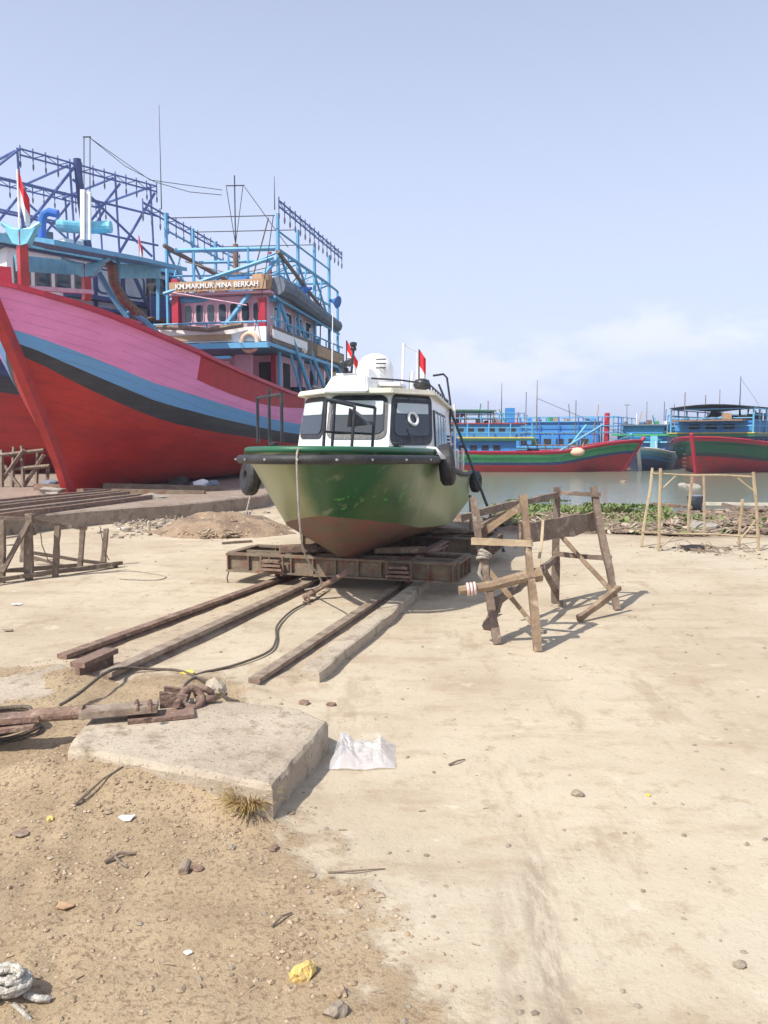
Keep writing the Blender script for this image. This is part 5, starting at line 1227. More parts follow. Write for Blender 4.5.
# ================================================================== second boat behind, navy and white with indigo light rack
B20 = V(-17.3, 28.28, .3); B2R = -R(40.8)
b2 = thing('fishing_boat', B20, B2R, 'navy and white boat with a tall indigo light rack behind the pink and red boat', 'fishing boat', 'fishing boats')
def mkhull(par, L_, B_, shb, shm, mats, bands, depth=0., rake=1.6):
    def by(s): return B_ * min(1, max(.03, (1 - (1 - min(s / .42, 1)) ** 2.0) ** .8)) * (1 - .28 * sm(s, .7, 1))
    def sz(s): return shb + (shm - shb) * sm(s, 0, .38) + .18 * sm(s, .75, 1)
    fr = [-depth] + list(bands)   # band heights measured down from the sheer
    rows_ = [0, .35, .7, 1] + [1 + k + 1 for k in range(len(bands))]
    def rz(s, t_):
        sh = sz(s); b0 = sh - bands[0]
        if t_ <= 1: return -depth + (b0 + depth) * t_
        k = int(t_) - 1; return sh - (bands[k] if k < len(bands) else 0)
    def rx(s, t_):
        f = max(0, (rz(s, t_) + depth) / (sz(s) + depth)); return max(.05, by(s) * f ** (1.0 - .72 * sm(s, 0, .3)))
    def off(s, z): return -rake * max(0, z) / shb * (1 - s) ** 7
    rr = rows_
    S_ = [0, .01, .03, .06, .10, .15, .2, .26, .32, .4, .5, .6, .7, .8, .9, 1]
    hull(rr, S_, rx, rz, off, L_, lambda s, j: 0 if j < 3 else min(j - 2, len(mats) - 1), 'hull', par, mats)
    part('stem_post', par, mats[-1] if len(mats) > 3 else mats[0], lambda mb: mb.tube([V(0, off(0, z) - .02, z) for z in [-depth + (shb + depth + .25) * k / 8 for k in range(9)]], .13, 6))
    for sd_ in (1, -1):
        P = [V(sd_ * by(s), s * L_ - rake * (1 - s) ** 7, sz(s) + .03) for s in S_]
        part('cap_rail', par, mats[-1], lambda mb: mb.tube(P, .06, 5))
    def df(mb):
        A_ = [mb.bm.verts.new((by(s) * .97, s * L_ - rake * (1 - s) ** 7 + .1, sz(s) - .35)) for s in S_[1:]]; C_ = [mb.bm.verts.new((-by(s) * .97, s * L_ - rake * (1 - s) ** 7 + .1, sz(s) - .35)) for s in S_[1:]]
        for i in range(len(A_) - 1): mb.face([A_[i], A_[i + 1], C_[i + 1], C_[i]])
    part('deck', par, 'greywood', df)
mkhull(b2, 15, 2.6, 5.6, 5.0, ['red', 'black', 'navy', 'navy'], [2.2, 1.6, .6])
boxp('deckhouse', b2, 'white', (-1.9, 3.4, 4.7), (1.9, 10.3, 8.25)); boxp('roof', b2, 'azure', (-2.25, 2.9, 8.3), (2.25, 10.7, 8.62)); boxp('roof', b2, 'navy', (-2.1, 3.1, 8.24), (2.1, 10.6, 8.3))
for k in range(4): win(b2, (1.9, 3.7 + k * .78, 7.0), (1.9, 4.2 + k * .78, 7.9), 'greywood', 'x', False)
for k, yy in enumerate((6.95, 8.15, 9.3)): win(b2, (1.9, yy, 7.15), (1.9, yy + .82, 8.0), 'navy', 'x', True, 'glassw' if k < 2 else 'glass')
for z, hh, m_ in ((6.75, .16, 'navy'), (6.35, .12, 'navy'), (6.0, .14, 'tarp'), (5.6, .2, 'navy')): boxp('side_rail', b2, m_, (1.92, 5.5, z), (2.35, 11.2, z + hh))
for yy in (6.75, 7.95, 9.15, 10.2): boxp('side_pillar', b2, 'navy', (1.93, yy, 5.4), (2.0, yy + .14, 8.25))
tubep('raking_leg', b2, 'navy', [(2.2, 8.2, 8.3), (2.4, 9.3, 6.0)], .08); tubep('raking_leg', b2, 'navy', [(2.2, 10.1, 8.2), (2.4, 11.2, 6.0)], .08)
zt = 11.8
for x in (2.0, -2.0):
    truss(b2, (x, 4.0, zt), (x, 9.7, zt), .22, 12, 'purple', r_=.034)
    for y in (4.0, 6.0, 7.9, 9.5): tubep('rack_post', b2, 'purple', [(x, y, 8.6), (x, y - .1, zt)], .042)
    tubep('rack_brace', b2, 'purple', [(x, 4.0, 8.9), (x, 6.1, zt - .1)], .055); tubep('rack_brace', b2, 'purple', [(x, 7.9, 8.8), (x, 9.6, zt - .3)], .055); tubep('rack_brace', b2, 'purple', [(x, 9.4, 8.9), (x, 6.0, 11.2)], .05)
    tubep('rack_brace', b2, 'purple', [(x, 6.0, 8.9), (x, 8.0, zt - .3)], .05)
    for z in (9.4, 10.6): tubep('rack_rail', b2, 'purple', [(x, 2.4, z), (x, 9.7, z)], .045)
    tubep('rack_brace', b2, 'purple', [(x, 4.0, zt), (x - .2, 1.6, 9.4)], .05)
for y in (4.0, 6.0, 7.9, 9.5): tubep('rack_cross', b2, 'purple', [(-2, y - .2, zt - .15), (2, y - .2, zt - .15)], .05)
tubep('bent_mast', b2, 'navy', [(2.0, 6.55, 8.7), (2.0, 6.3, 10.5), (2.0, 6.2, 12.0)], .15, n=8); boxp('roof_locker', b2, 'tarp', (-.5, 4.2, 8.64), (1.5, 5.4, 9.2)); boxp('roof_locker', b2, 'white', (0, 5.9, 8.64), (1.4, 7.0, 9.1))
flag(W(139, 258, 33), .9, .45, b2, True, .02, 'palepink', fh=.6, droop=1.2)
# person standing at the rail of the second boat
def person(loc, rz, label):
    J = {'pelvis': (0, 0, .95), 'waist': (0, 0, 1.10), 'chest': (0, .02, 1.32), 'neck': (0, .0, 1.50), 'head': (0, -.02, 1.58), 'crown': (0, -.02, 1.72)}
    V_ = [(0, 0, .95), (0, 0, 1.12), (0, 0, 1.34), (0, 0, 1.48), (0, -.02, 1.56), (0, -.02, 1.70)]; Rr = [.15, .13, .15, .06, .09, .085]; E = [(0, 1), (1, 2), (2, 3), (3, 4), (4, 5)]
    for s_ in (1, -1):
        b = len(V_); V_ += [(s_ * .19, 0, 1.42), (s_ * .24, .02, 1.15), (s_ * .20, -.18, .98), (s_ * .17, -.25, .98)]; Rr += [.065, .048, .035, .035]; E += [(2, b), (b, b + 1), (b + 1, b + 2), (b + 2, b + 3)]
        b = len(V_); V_ += [(s_ * .10, 0, .86), (s_ * .11, -.01, .48), (s_ * .11, .02, .08), (s_ * .12, -.12, .04)]; Rr += [.09, .065, .045, .04]; E += [(0, b), (b, b + 1), (b + 1, b + 2), (b + 2, b + 3)]
    me = bpy.data.meshes.new('person'); me.from_pydata(V_, E, []); o = bpy.data.objects.new('person', me); COL.objects.link(o)
    md = o.modifiers.new('skin', 'SKIN'); o.modifiers.new('sub', 'SUBSURF').levels = 1
    for i, r_ in enumerate(Rr): me.skin_vertices[0].data[i].radius = (r_, r_)
    me.skin_vertices[0].data[0].use_root = True
    bpy.context.view_layer.update(); m2 = bpy.data.meshes.new_from_object(o.evaluated_get(bpy.context.evaluated_depsgraph_get())); o.modifiers.clear(); o.data = m2
    m2.materials.clear(); m2.materials.append(M['skin'])
    for p in m2.polygons: p.use_smooth = True
    o.location = loc; o.rotation_euler = (0, 0, rz); tag(o, label, 'person')
    mb = MB(); mb.rock((0, .01, 1.68), .105, 2, 2, .95, .1); h = mb.build('hair', 'dark', o, smooth=True)
pw = W(152, 284, 33.2); person((pw.x, pw.y, pw.z - 1.45), -.3, 'person in dark clothes standing on the navy and white boat, seen from the chest up')
boxp('side_platform', b2, 'greywood', (1.92, 8.6, 6.20), (3.3, 11.6, 6.26)); boxp('side_rail', b2, 'navy', (3.3, 8.4, 6.2), (3.34, 11.6, 7.05)); boxp('side_rail', b2, 'tarp', (3.3, 8.4, 7.12), (3.34, 11.6, 7.2))

# ================================================================== slipway furniture
def barw(name, a, b, w_, h_, matn, label, cat, group=None): mb = MB(); mb.bar(a, b, w_, h_, wob=.004); return single(name, mb, matn, label, cat, group)
z_ = .345
gg = 'rusty rails on the raised slipway'
for (a, b, c, d, lab) in ((-60, 524, 150, 497, 'nearest rusty rail on the raised slipway slab at the left'), (-40, 512, 128, 493, 'middle rusty rail on the raised slipway slab at the left'), (-20, 503, 118, 490, 'farthest rusty rail on the raised slipway slab at the left')):
    barw('slipway_rail', G(a, b, z_), G(c, d, z_), .12, .09, 'rust', lab, 'rail', gg)
for (a, b, c, d, lab) in ((-60, 519, 140, 495, 'long grey timber between the near and middle rails of the raised slipway'), (-30, 507, 122, 491.5, 'long grey timber between the middle and far rails of the raised slipway')):
    barw('timber', G(a, b, z_), G(c, d, z_), .2, .07, 'greywood', lab, 'timber', 'timbers on the slipway')
c2 = thing('boat_cradle', G(160, 500, .3), -R(12), 'low rusty cradle beams under the pink and red boat', 'cradle')
def cb(name, a, b, w_, h_, m_='beam'): mb = MB(); mb.bar(a, b, w_, h_); mb.build(name, m_, c2, world=True)
cb('cross_beam', W(104, 487.5, 20.2), W(222, 490.5, 20.6), .24, .22); cb('cross_beam', W(112, 492.5, 19.4), W(205, 494.5, 19.3), .18, .18, 'beam'); cb('cross_beam', W(36, 488, 20.8), W(66, 489, 20.6), .2, .22, 'rust'); cb('cross_beam', W(165, 492, 22.4), W(262, 490, 23.4), .2, .2, 'rust')
cb('side_beam', G(80, 493, .34), W(262, 487, 30), .18, .2, 'rust')
cb('hanging_hook', W(190, 497, 19.2), W(191, 502, 19.2), .06, .06, 'white'); cb('hanging_hook', W(204, 495, 19.4), W(204, 500, 19.4), .06, .06, 'white'); cb('hanging_hook', W(222, 494, 20), W(222, 499, 20), .06, .06, 'white')
for (px, py, Y, r_, m_, lab) in ((180, 484, 21.2, .30, 'dark', 'dark drum lump on the cradle under the pink and red boat'), (203, 484, 20.9, .20, 'flagwhite', 'left white sack on the cradle under the pink and red boat'), (213, 485, 20.9, .18, 'tarp', 'right grey white sack on the cradle under the pink and red boat'), (51, 484, 21, .2, 'tarp', 'grey sack on the slipway left of the pink and red boat stem')):
    mb = MB(); p = W(px, py, Y); p.z = max(p.z - r_ * .3, .44); mb.rock(p, r_, int(px), 2, .7, .4); single('sack', mb, m_, lab, 'sack', 'sacks on the slipway')
mb = MB(); p = G(152, 497, .31); mb.rock((p.x, p.y, .32), .28, 5, 2, .25, .5); single('cloth_heap', mb, 'rope', 'pale cloth heap on the edge of the raised slipway slab', 'cloth')
mb = MB(); p = G(52, 493, .32); mb.rock((p.x, p.y, .36), .25, 9, 2, .4, .7); single('rope_heap', mb, 'rope', 'rope heap on the slipway left of the stem of the pink and red boat', 'rope')
mb = MB(); mb.tube([G(244, 524, .0), W(248, 505, 18.2), W(252, 488, 18.4), W(256, 478, 18.6)], .018, 5); single('hanging_rope', mb, 'rope', 'thin rope hanging from the pink and red boat down to the yard', 'rope')
sf = thing('scaffold', W(20, 492, 22), 0, 'rough pole scaffold in the shade under the left side of the pink and red boat', 'scaffold')
for a in ((2, 450, 2, 497), (14, 447, 12, 497), (22, 446, 24, 495), (38, 452, 36, 495), (48, 470, 47, 493), (-6, 456, 44, 450), (0, 470, 50, 466), (-5, 490, 24, 450), (24, 486, 44, 455), (2, 462, 20, 488)):
    mb = MB(); mb.tube([W(a[0], a[1], 22.3), W(a[2], a[3], 22)], .055, 5, wob=.3); mb.build('scaffold_pole', 'greywood', sf, world=True)
def soil(px, py, rx, ry, h, label, seed, m_='gravel'):
    c = G(px, py); mb = MB(); n = 34; g_ = []
    for j in range(n + 1):
        r_ = []
        for i in range(n + 1):
            u, v = i / n * 2 - 1, j / n * 2 - 1; x, y = c.x + u * rx, c.y + v * ry; d = math.sqrt(u * u + v * v) * (1 + .25 * nz((u, v), 2, seed))
            z = h * max(0, 1 - d * d) * (1 + .5 * nz((x, y), 2.5, seed)) + .03 * nz((x, y), 7, seed) * (d < 1) - .02
            r_.append(mb.bm.verts.new((x, y, z)))
        g_.append(r_)
    for j in range(n):
        for i in range(n): mb.face([g_[j][i], g_[j][i + 1], g_[j + 1][i + 1], g_[j + 1][i]])
    o = mb.build('soil_heap', m_, None, base=False, smooth=True); return tag(o, label, 'soil', None, 'stuff')
soil(222, 531, 1.35, 1.2, .30, 'soft brown soil heap left of the green boat under scattered rubble', 3, 'soil')
# debris mound beside the slipway
def mound(pxs, n, rmax, label, mats, name='debris_heap', h=.2, seed=1, zf=None):
    P = [G(x, y) for x, y in pxs]; rnd = random.Random(seed); mb = MB(); c0 = sum(P, Vector()) / len(P)
    for k in range(n):
        a, b, c = rnd.sample(P, 3); u, v = rnd.random(), rnd.random()
        p = a.lerp(b, u).lerp(c, v * .6); d = min(1, (p - c0).length / max((q - c0).length for q in P))
        z = (zf(p.x, p.y) if zf else ground_z(p.x, p.y)) + h * max(0, 1 - d * 1.3) * rnd.random() ** .5
        mb.mi = rnd.randrange(len(mats)); r_ = rmax * rnd.uniform(.25, 1)
        if rnd.random() < .5: mb.rock((p.x, p.y, z + r_ * .2), r_, k, 1, .45, .9)
        else: a_ = rnd.random() * 3.14; l_ = r_ * 2.2; mb.bar((p.x - l_ * math.cos(a_), p.y - l_ * math.sin(a_), z + .01), (p.x + l_ * math.cos(a_), p.y + l_ * math.sin(a_), z + .02 + rnd.random() * .06), r_ * .5, r_ * .18)
    o = mb.build(name, mats, None, base=False); return tag(o, label, 'debris', None, 'stuff')
mound([(172, 536), (200, 524), (232, 520), (262, 526), (280, 534), (240, 538), (205, 539)], 900, .05, 'low mound of brown rubble and shavings left of the green boat', ['debris', 'wood', 'concrete', 'plank'], h=.26, seed=3)
mound([(90, 528), (130, 524), (180, 522), (250, 512), (280, 512), (170, 534), (100, 540)], 260, .055, 'scattered rubble along the foot of the raised slipway wall', ['debris', 'concrete', 'rope', 'greywood'], h=.05, seed=5)
mb = MB(); p = G(149, 532); mb.tube([p, p + V(0, 0, .16)], .03, 8); mb.rock(p + V(0, 0, .17), .035, 1, 1, 1, .1); single('marker_peg', mb, 'concrete', 'short pale peg standing at the foot of the raised slipway wall', 'peg')
barw('wood_scrap', G(222, 543, .02), G(252, 541, .02), .05, .03, 'greywood', 'thin flat board scrap on the yard left of the green boat', 'wood scrap')
# ================================================================== boats afloat across the water
def fboat(loc, rz, L_, B_, shb, shm, mats, bands, label, rake=1.6):
    t = thing('fishing_boat', loc, rz, label, 'fishing boat', 'fishing boats'); mkhull(t, L_, B_, shb, shm, mats, bands, .8, rake); return t
def deckbox(t, name, m_, x, y0, y1, z0, z1): return boxp(name, t, m_, (-x, y0, z0), (x, y1, z1))
def side_windows(t, x, y0, y1, n, z0, z1, sgn=-1):
    for k in range(n):
        a = y0 + (y1 - y0) * (k + .2) / n; b = y0 + (y1 - y0) * (k + .8) / n
        boxp('window', t, 'dark', (sgn * x, a, z0), (sgn * (x + .03), b, z1))
def posts(t, x, ys, z0, z1, m_='sky', r_=.05):
    for sx in (x, -x):
        for y in ys: tubep('post', t, m_, [(sx, y, z0), (sx, y, z1)], r_, n=5)
def rails(t, x, y0, y1, zs, m_='sky', r_=.035):
    for sx in (x, -x):
        for z in zs: tubep('rail', t, m_, [(sx, y0, z), (sx, y1, z)], r_, n=5)
def canopy(t, x, y0, y1, z, m_='dark', cam_=.12):
    def f(mb):
        n = 6; T = [mb.bm.verts.new((-x + 2 * x * i / n, yy, z + cam_ * math.sin(math.pi * i / n) - .04 * (yy == y0))) for yy in (y0, (y0 + y1) / 2, y1) for i in range(n + 1)]
        Bt = [mb.bm.verts.new(v.co - V(0, 0, .06)) for v in T]
        for j in range(2):
            for i in range(n):
                a = j * (n + 1) + i; mb.face([T[a], T[a + 1], T[a + n + 2], T[a + n + 1]]); mb.face([Bt[a], Bt[a + 1], Bt[a + n + 2], Bt[a + n + 1]])
        for i in range(n): mb.face([T[i], T[i + 1], Bt[i + 1], Bt[i]]); k = 2 * (n + 1) + i; mb.face([T[k], T[k + 1], Bt[k + 1], Bt[k]])
        for j in range(2):
            for i in (0, n): a = j * (n + 1) + i; mb.face([T[a], T[a + n + 1], Bt[a + n + 1], Bt[a]])
    part('canopy', t, m_, f)
def clutter(t, x, y0, y1, z, n, seed, mats=('tarp', 'green', 'sky', 'plank', 'crimson', 'white', 'greywood', 'farblue', 'navy'), s=.35):
    rnd = random.Random(seed)
    for k in range(n):
        cx, cy = rnd.uniform(-x, x), rnd.uniform(y0, y1); q = s * rnd.uniform(.4, 1); m_ = rnd.choice(mats); kd = rnd.random()
        if kd < .45: part('deck_crate', t, m_, lambda mb: mb.box((cx, cy, z + q * .5), (q * rnd.uniform(.8, 1.8), q * rnd.uniform(.8, 1.8), q), rnd.random()), bevel=.02)
        elif kd < .75: part('deck_bundle', t, m_, lambda mb: mb.rock((cx, cy, z + q * .4), q * .8, k + seed, 1, .7, .4))
        else: tubep('deck_pole', t, m_, [(cx, cy, z), (cx + rnd.uniform(-.2, .2), cy + rnd.uniform(-.5, .5), z + q * 3.5)], .04, n=5)
YA = 54.0
# --- A : green striped boat, broadside, bow to the right
A_ = fboat((17.0 - .9, YA, WZ), R(86), 14.0, 2.3, 2.05, 1.30, ['farred', 'navy', 'green', 'crimson'], [.85, .66, .16], 'red hulled boat with a bright green stripe moored broadside right of the patrol boat', 1.2)
deckbox(A_, 'deckhouse', 'farblue', 1.7, 7.3, 13.2, 1.0, 2.05); deckbox(A_, 'balcony', 'yellow', 2.0, 6.2, 13.6, 2.22, 2.30); deckbox(A_, 'balcony_side', 'deepgreen', 2.0, 6.2, 13.6, 2.05, 2.20); deckbox(A_, 'bridge', 'farblue', 1.45, 7.0, 12.2, 2.32, 3.15); deckbox(A_, 'bridge_roof', 'farred', 1.6, 6.6, 12.6, 3.15, 3.22)
side_windows(A_, 1.7, 8.2, 12, 5, 1.45, 1.75); side_windows(A_, 1.45, 7.2, 12, 7, 2.6, 2.95); side_windows(A_, 1.7, 8.2, 12, 3, 1.45, 1.75, 1); rails(A_, 1.9, 6.3, 13.4, (2.6, 2.9)); rails(A_, 1.5, 6.8, 12.4, (3.55, 3.85), 'sky'); posts(A_, 1.5, (6.8, 8.2, 9.6, 11, 12.4), 3.2, 3.9); posts(A_, 1.9, (6.3, 7.7, 9.1, 10.5, 12, 13.4), 2.3, 3.2)
canopy(A_, 1.7, 8.6, 12.6, 4.05, 'deepgreen'); posts(A_, 1.6, (8.8, 10.6, 12.4), 3.2, 4.05, 'rust', .04)
clutter(A_, 1.2, 7, 12, 3.22, 12, 4, s=.4); clutter(A_, 1.5, 3.0, 7.0, 1.1, 22, 5, s=.45); clutter(A_, 1.0, 1.2, 3.2, 1.35, 6, 6, s=.3)
part('red_dome_light', A_, 'crimson', lambda mb: mb.rock((-1.0, 11.2, 3.75), .42, 2, 2, .5, .05), smooth=True); boxp('blue_box', A_, 'farblue', (-1.5, 7.4, 3.25), (-.8, 8.0, 4.2)); tubep('mast', A_, 'darkmetal', [(-.5, 8.2, 3.2), (-.5, 8.2, 5.9)], .04, r2=.015); tubep('mast', A_, 'greywood', [(0, 5.8, 3), (0, 5.8, 6.1)], .05, r2=.02)
tubep('boom', A_, 'sky', [(-1.3, 4.7, 1.2), (-1.0, 1.6, 3.1)], .08); tubep('boom', A_, 'azure', [(-1.2, 4.2, 1.1), (-.6, 2.6, 3.1)], .06); tubep('mast', A_, 'greywood', [(0, 2.0, 1.4), (0, 1.9, 3.4)], .06)
tubep('stay_wire', A_, 'darkmetal', [(0, 5.8, 4.9), (0, -.6, 2.2)], .015, n=4); part('buoy', A_, 'orange', lambda mb: mb.rock((-2.0, 3.4, 1.32), .42, 7, 2, .7, .1), smooth=True); rails(A_, 1.6, 3, 6.5, (1.75,), 'greywood')
# --- B : blue boat behind, only its deckhouse and red post clear
B_ = fboat((19.5, 63, WZ), R(70), 13, 2.3, 2.2, 1.5, ['farred', 'navy', 'farblue', 'sky'], [1.0, .7, .2], 'faded blue boat half hidden behind the bow of the green striped boat', 1.2)
deckbox(B_, 'deckhouse', 'farblue', 1.6, 2.6, 9, 1.2, 2.6); deckbox(B_, 'bridge', 'farblue', 1.5, 2.6, 8.8, 2.65, 3.5); deckbox(B_, 'roof', 'sky', 1.7, 2.4, 9.0, 3.5, 3.58); side_windows(B_, 1.6, 3, 8.8, 6, 1.7, 2.2); side_windows(B_, 1.4, 3.7, 7.8, 6, 2.8, 3.1)
posts(B_, 1.7, (1, 2.5, 4, 5.5, 7, 8.5), 1.3, 3.9, 'cobalt'); rails(B_, 1.7, 1, 8.5, (2.7, 3.2, 3.9), 'sky'); clutter(B_, 1.4, 2.6, 8, 3.55, 12, 12, s=.45); tubep('samson_post', B_, 'crimson', [(-1.0, 1.9, 1.4), (-1.0, 1.9, 4.2)], .20, n=8); boxp('post_head', B_, 'crimson', (-1.4, 1.75, 3.3), (-.6, 2.05, 3.5)); tubep('mast', B_, 'darkmetal', [(0, 8.4, 3.7), (0, 8.4, 6)], .03)
# --- D : white and blue flared bow between
D_ = fboat((16.3, 51.0, WZ), R(58), 9, 1.6, 1.55, 1.2, ['navy', 'farblue', 'azure', 'white'], [.7, .42, .12], 'small pale blue and white boat with a flared bow moored between two big boats', 1.0)
D_.location = (17.6, 55.0, WZ); root_m[D_.name] = Matrix.Translation(D_.location) @ Matrix.Rotation(R(-28), 4, 'Z'); D_.rotation_euler = (0, 0, R(-28))
deckbox(D_, 'deckhouse', 'farblue', 1.1, 3, 7, .9, 1.9); deckbox(D_, 'roof', 'azure', 1.3, 2.7, 7.3, 1.9, 2.0); clutter(D_, 1.0, 1.5, 3, 1.0, 8, 22, s=.3); boxp('leaning_panel', D_, 'azure', (.2, 2.4, 1.4), (.7, 2.5, 2.4))
# --- E : blue deckhouse boat behind, left of the big one
E_ = fboat((18.6, 59.5, WZ), R(-30), 14, 2.4, 2.3, 1.6, ['farred', 'black', 'farblue', 'sky'], [1.0, .7, .2], 'blue boat with crowded rails seen behind the small pale blue boat', 1.2)
deckbox(E_, 'deckhouse', 'farblue', 1.8, 2, 10, 1.2, 2.4); deckbox(E_, 'balcony', 'green', 2.1, 1.4, 10.4, 2.42, 2.56); deckbox(E_, 'bridge', 'farblue', 1.5, 2.6, 8.5, 2.6, 3.2); deckbox(E_, 'roof', 'tarp', 1.8, 2.2, 9, 3.2, 3.28); side_windows(E_, 1.5, 2.8, 8.3, 6, 2.8, 3.08); side_windows(E_, 1.5, 2.8, 8.3, 6, 2.8, 3.08, 1)
posts(E_, 2.0, (1.5, 3, 4.5, 6, 7.5, 9), 2.5, 3.9); rails(E_, 2.0, 1.4, 9.1, (2.9, 3.4, 3.9)); clutter(E_, 1.5, 2.5, 8.5, 3.28, 16, 31, s=.4)
# --- C : the big one at the right edge
Cb = fboat((19.6, 50.3, WZ), R(-40), 18, 3.7, 2.25, 1.75, ['farred', 'black', 'deepgreen', 'crimson'], [1.15, .92, .20], 'big boat with a red and green hull and stacked blue decks at the right edge', .9)
deckbox(Cb, 'deckhouse', 'farblue', 1.9, 3.6, 14, 1.4, 2.3); deckbox(Cb, 'balcony', 'deepgreen', 2.7, 2.4, 14.6, 2.32, 2.52); deckbox(Cb, 'balcony_trim', 'yellow', 2.74, 2.35, 14.7, 2.53, 2.58); deckbox(Cb, 'bridge', 'farblue', 2.45, 2.8, 12.8, 2.6, 3.35); deckbox(Cb, 'bridge_roof', 'rust', 2.2, 1.6, 13, 3.3, 3.4)
side_windows(Cb, 1.9, 4, 13.5, 8, 1.85, 2.15); side_windows(Cb, 2.45, 3.2, 12, 9, 2.85, 3.12); side_windows(Cb, 1.9, 4, 13.5, 8, 1.85, 2.15, 1); side_windows(Cb, 2.45, 3.2, 12, 9, 3.45, 3.85, 1)
boxp('yellow_panel', Cb, 'yellow', (-1.7, 3.56, 1.65), (-.5, 3.596, 2.25)); boxp('front_door', Cb, 'dark', (-.2, 3.56, 1.5), (.4, 3.596, 2.25))
for k in range(3): boxp('window', Cb, 'dark', (-1.5 + k * 1.1, 2.76, 2.8), (-.8 + k * 1.1, 2.796, 3.12))
posts(Cb, 2.6, (2.5, 3.8, 5.4, 7.6, 9.8, 12, 14.4), 2.5, 4.1, 'sky', .065); rails(Cb, 2.6, 2.5, 14.4, (3.0, 3.35, 3.7, 4.1), 'sky'); 
for y in (2.5, 14.4): 
    for z in (3.0, 3.5, 4.1): tubep('rail', Cb, 'sky', [(-2.6, y, z), (2.6, y, z)], .04, n=5)
canopy(Cb, 2.6, 2.2, 12.2, 4.25, 'dark', .2); clutter(Cb, 1.8, 2, 12.5, 3.4, 24, 41, s=.45); clutter(Cb, 1.2, .8, 2.1, 1.5, 6, 42, s=.35)
tubep('mast', Cb, 'darkmetal', [(0, 8.5, 3.4), (0, 8.5, 6.6)], .05, r2=.02); tubep('stay_wire', Cb, 'darkmetal', [(0, 8.5, 6.4), (0, 12, 5.2), (0, 14.4, 4.1)], .012, n=4)
boxp('blue_cabinet', Cb, 'cobalt', (-2.2, 9.3, 3.4), (-1.5, 9.9, 4.1))
for k in range(5): tubep('hull_ladder_rung', Cb, 'greywood', [(-.9, .15 + .16 * 0, .2 + .25 * k), (-.6, -.05, .2 + .25 * k)], .02, n=4)
part('round_fan', Cb, 'dark', lambda mb: mb.lathe((-1.9, 9.0, 3.85), [(.05, -.05), (.36, -.04), (.36, .04), (.05, .05)], 16, axis='Y'))
for t_, x_, y0_, y1_, z_, n_ in ((A_, 1.8, 6.5, 13.3, 2.32, 16), (Cb, 2.4, 2.6, 14, 2.6, 34), (E_, 1.9, 2, 9, 2.6, 12), (B_, 1.6, 2, 9, 2.7, 10)): clutter(t_, x_, y0_, y1_, z_, n_, int(x_ * 100), s=.42)
for t_, x_, ys_, z0_, z1_ in ((A_, 1.5, (3, 9), 2.5, 4.8), (Cb, 2.2, (2, 6, 11, 13.5), 3.4, 5.2), (E_, 1.8, (3, 7), 3, 5)):
    for y_ in ys_: tubep('thin_mast', t_, 'greywood', [(x_ * (.8 if int(y_) % 2 else -.7), y_, z0_), (x_ * (.8 if int(y_) % 2 else -.7), y_, z1_)], .03, n=4)
# distant mast tops over the boats
for k, (px, y0, y1, Y, lab) in enumerate(((627, 405, 432, 75, 'thin pole with a lamp head rising behind the boats, left of the tall pole pair'), (647, 402, 432, 76, 'thin pole rising just right of the pole with the lamp head'), (720, 390, 410, 70, 'tall thin pole above the dark canopy of the big boat at right'))):
    mb = MB(); a = W(px, y0, Y); b = W(px, y1, Y); b.z = WZ - 1; mb.tube([b, a], .06, 6, r2=.03); mb.bar(a - V(.25 * (k == 0) + .02, 0, 0), a + V(.25 * (k == 0) + .02, 0, 0), .08, .06); single('pole', mb, 'greywood', lab, 'pole')

# ================================================================== bank : plants, debris, planks
def mat_of(lst): return lst
def wz_(x, y): return max(WZ + .03, ground_z(x, y) + .04)
rnd = random.Random(8); mb = MB()
def leafpatch(n, xr, yr, dens, hmax, seed):
    r_ = random.Random(seed); k = 0
    while k < n:
        y = r_.uniform(*yr); x = r_.uniform(xr[0](y), xr[1](y)); d = nz((x, y), .45, seed) + .25
        if r_.random() > d * dens: k += .15; continue
        k += .8 + .4 * r_.random(); z = wz_(x, y); h = hmax * r_.uniform(.3, 1) * (.5 + d); a = r_.random() * 6.283; w_ = r_.uniform(.03, .06)
        b = V(x, y, z); m_ = b + V(math.cos(a) * h * .25, math.sin(a) * h * .25, h * .6); t = b + V(math.cos(a) * h * .55, math.sin(a) * h * .55, h); s = V(-math.sin(a), math.cos(a), 0) * w_
        mb.face([mb.bm.verts.new(q) for q in (b, m_ - s, t, m_ + s)])
pxl = lambda px: (lambda y: (px - 384) / 800 * y)
leafpatch(11000, (pxl(585), pxl(672)), (16.8, 24.5), 1.3, .20, 3); leafpatch(8000, (pxl(492), pxl(600)), (17.5, 27), 1.0, .16, 4); leafpatch(2500, (pxl(640), pxl(800)), (17, 20), .6, .2, 6)
leafpatch(5000, (pxl(500), pxl(665)), (14.8, 18.5), .9, .16, 9); leafpatch(1500, (pxl(660), pxl(800)), (14.5, 18.5), .4, .14, 10)
o = mb.build('water_plants', 'leaf', None, base=False); tag(o, 'green and yellowing water hyacinth along the water edge', 'plants', None, 'stuff')
mound([(480, 522), (520, 512), (580, 513), (640, 512), (700, 512), (768, 508), (800, 536), (700, 536), (620, 534), (560, 532), (500, 528)], 4200, .085, 'strip of brown dead plants, wood chips and trash along the yard edge', ['debris', 'greywood', 'debris', 'wood', 'debris', 'concrete', 'leaf'], h=.12, seed=21)
mound([(640, 515), (700, 505), (768, 500), (820, 510), (820, 530), (700, 528)], 1500, .14, 'heap of brown driftwood and trash behind the bamboo rack', ['debris', 'greywood', 'wood', 'greywood', 'debris'], h=.28, seed=22)
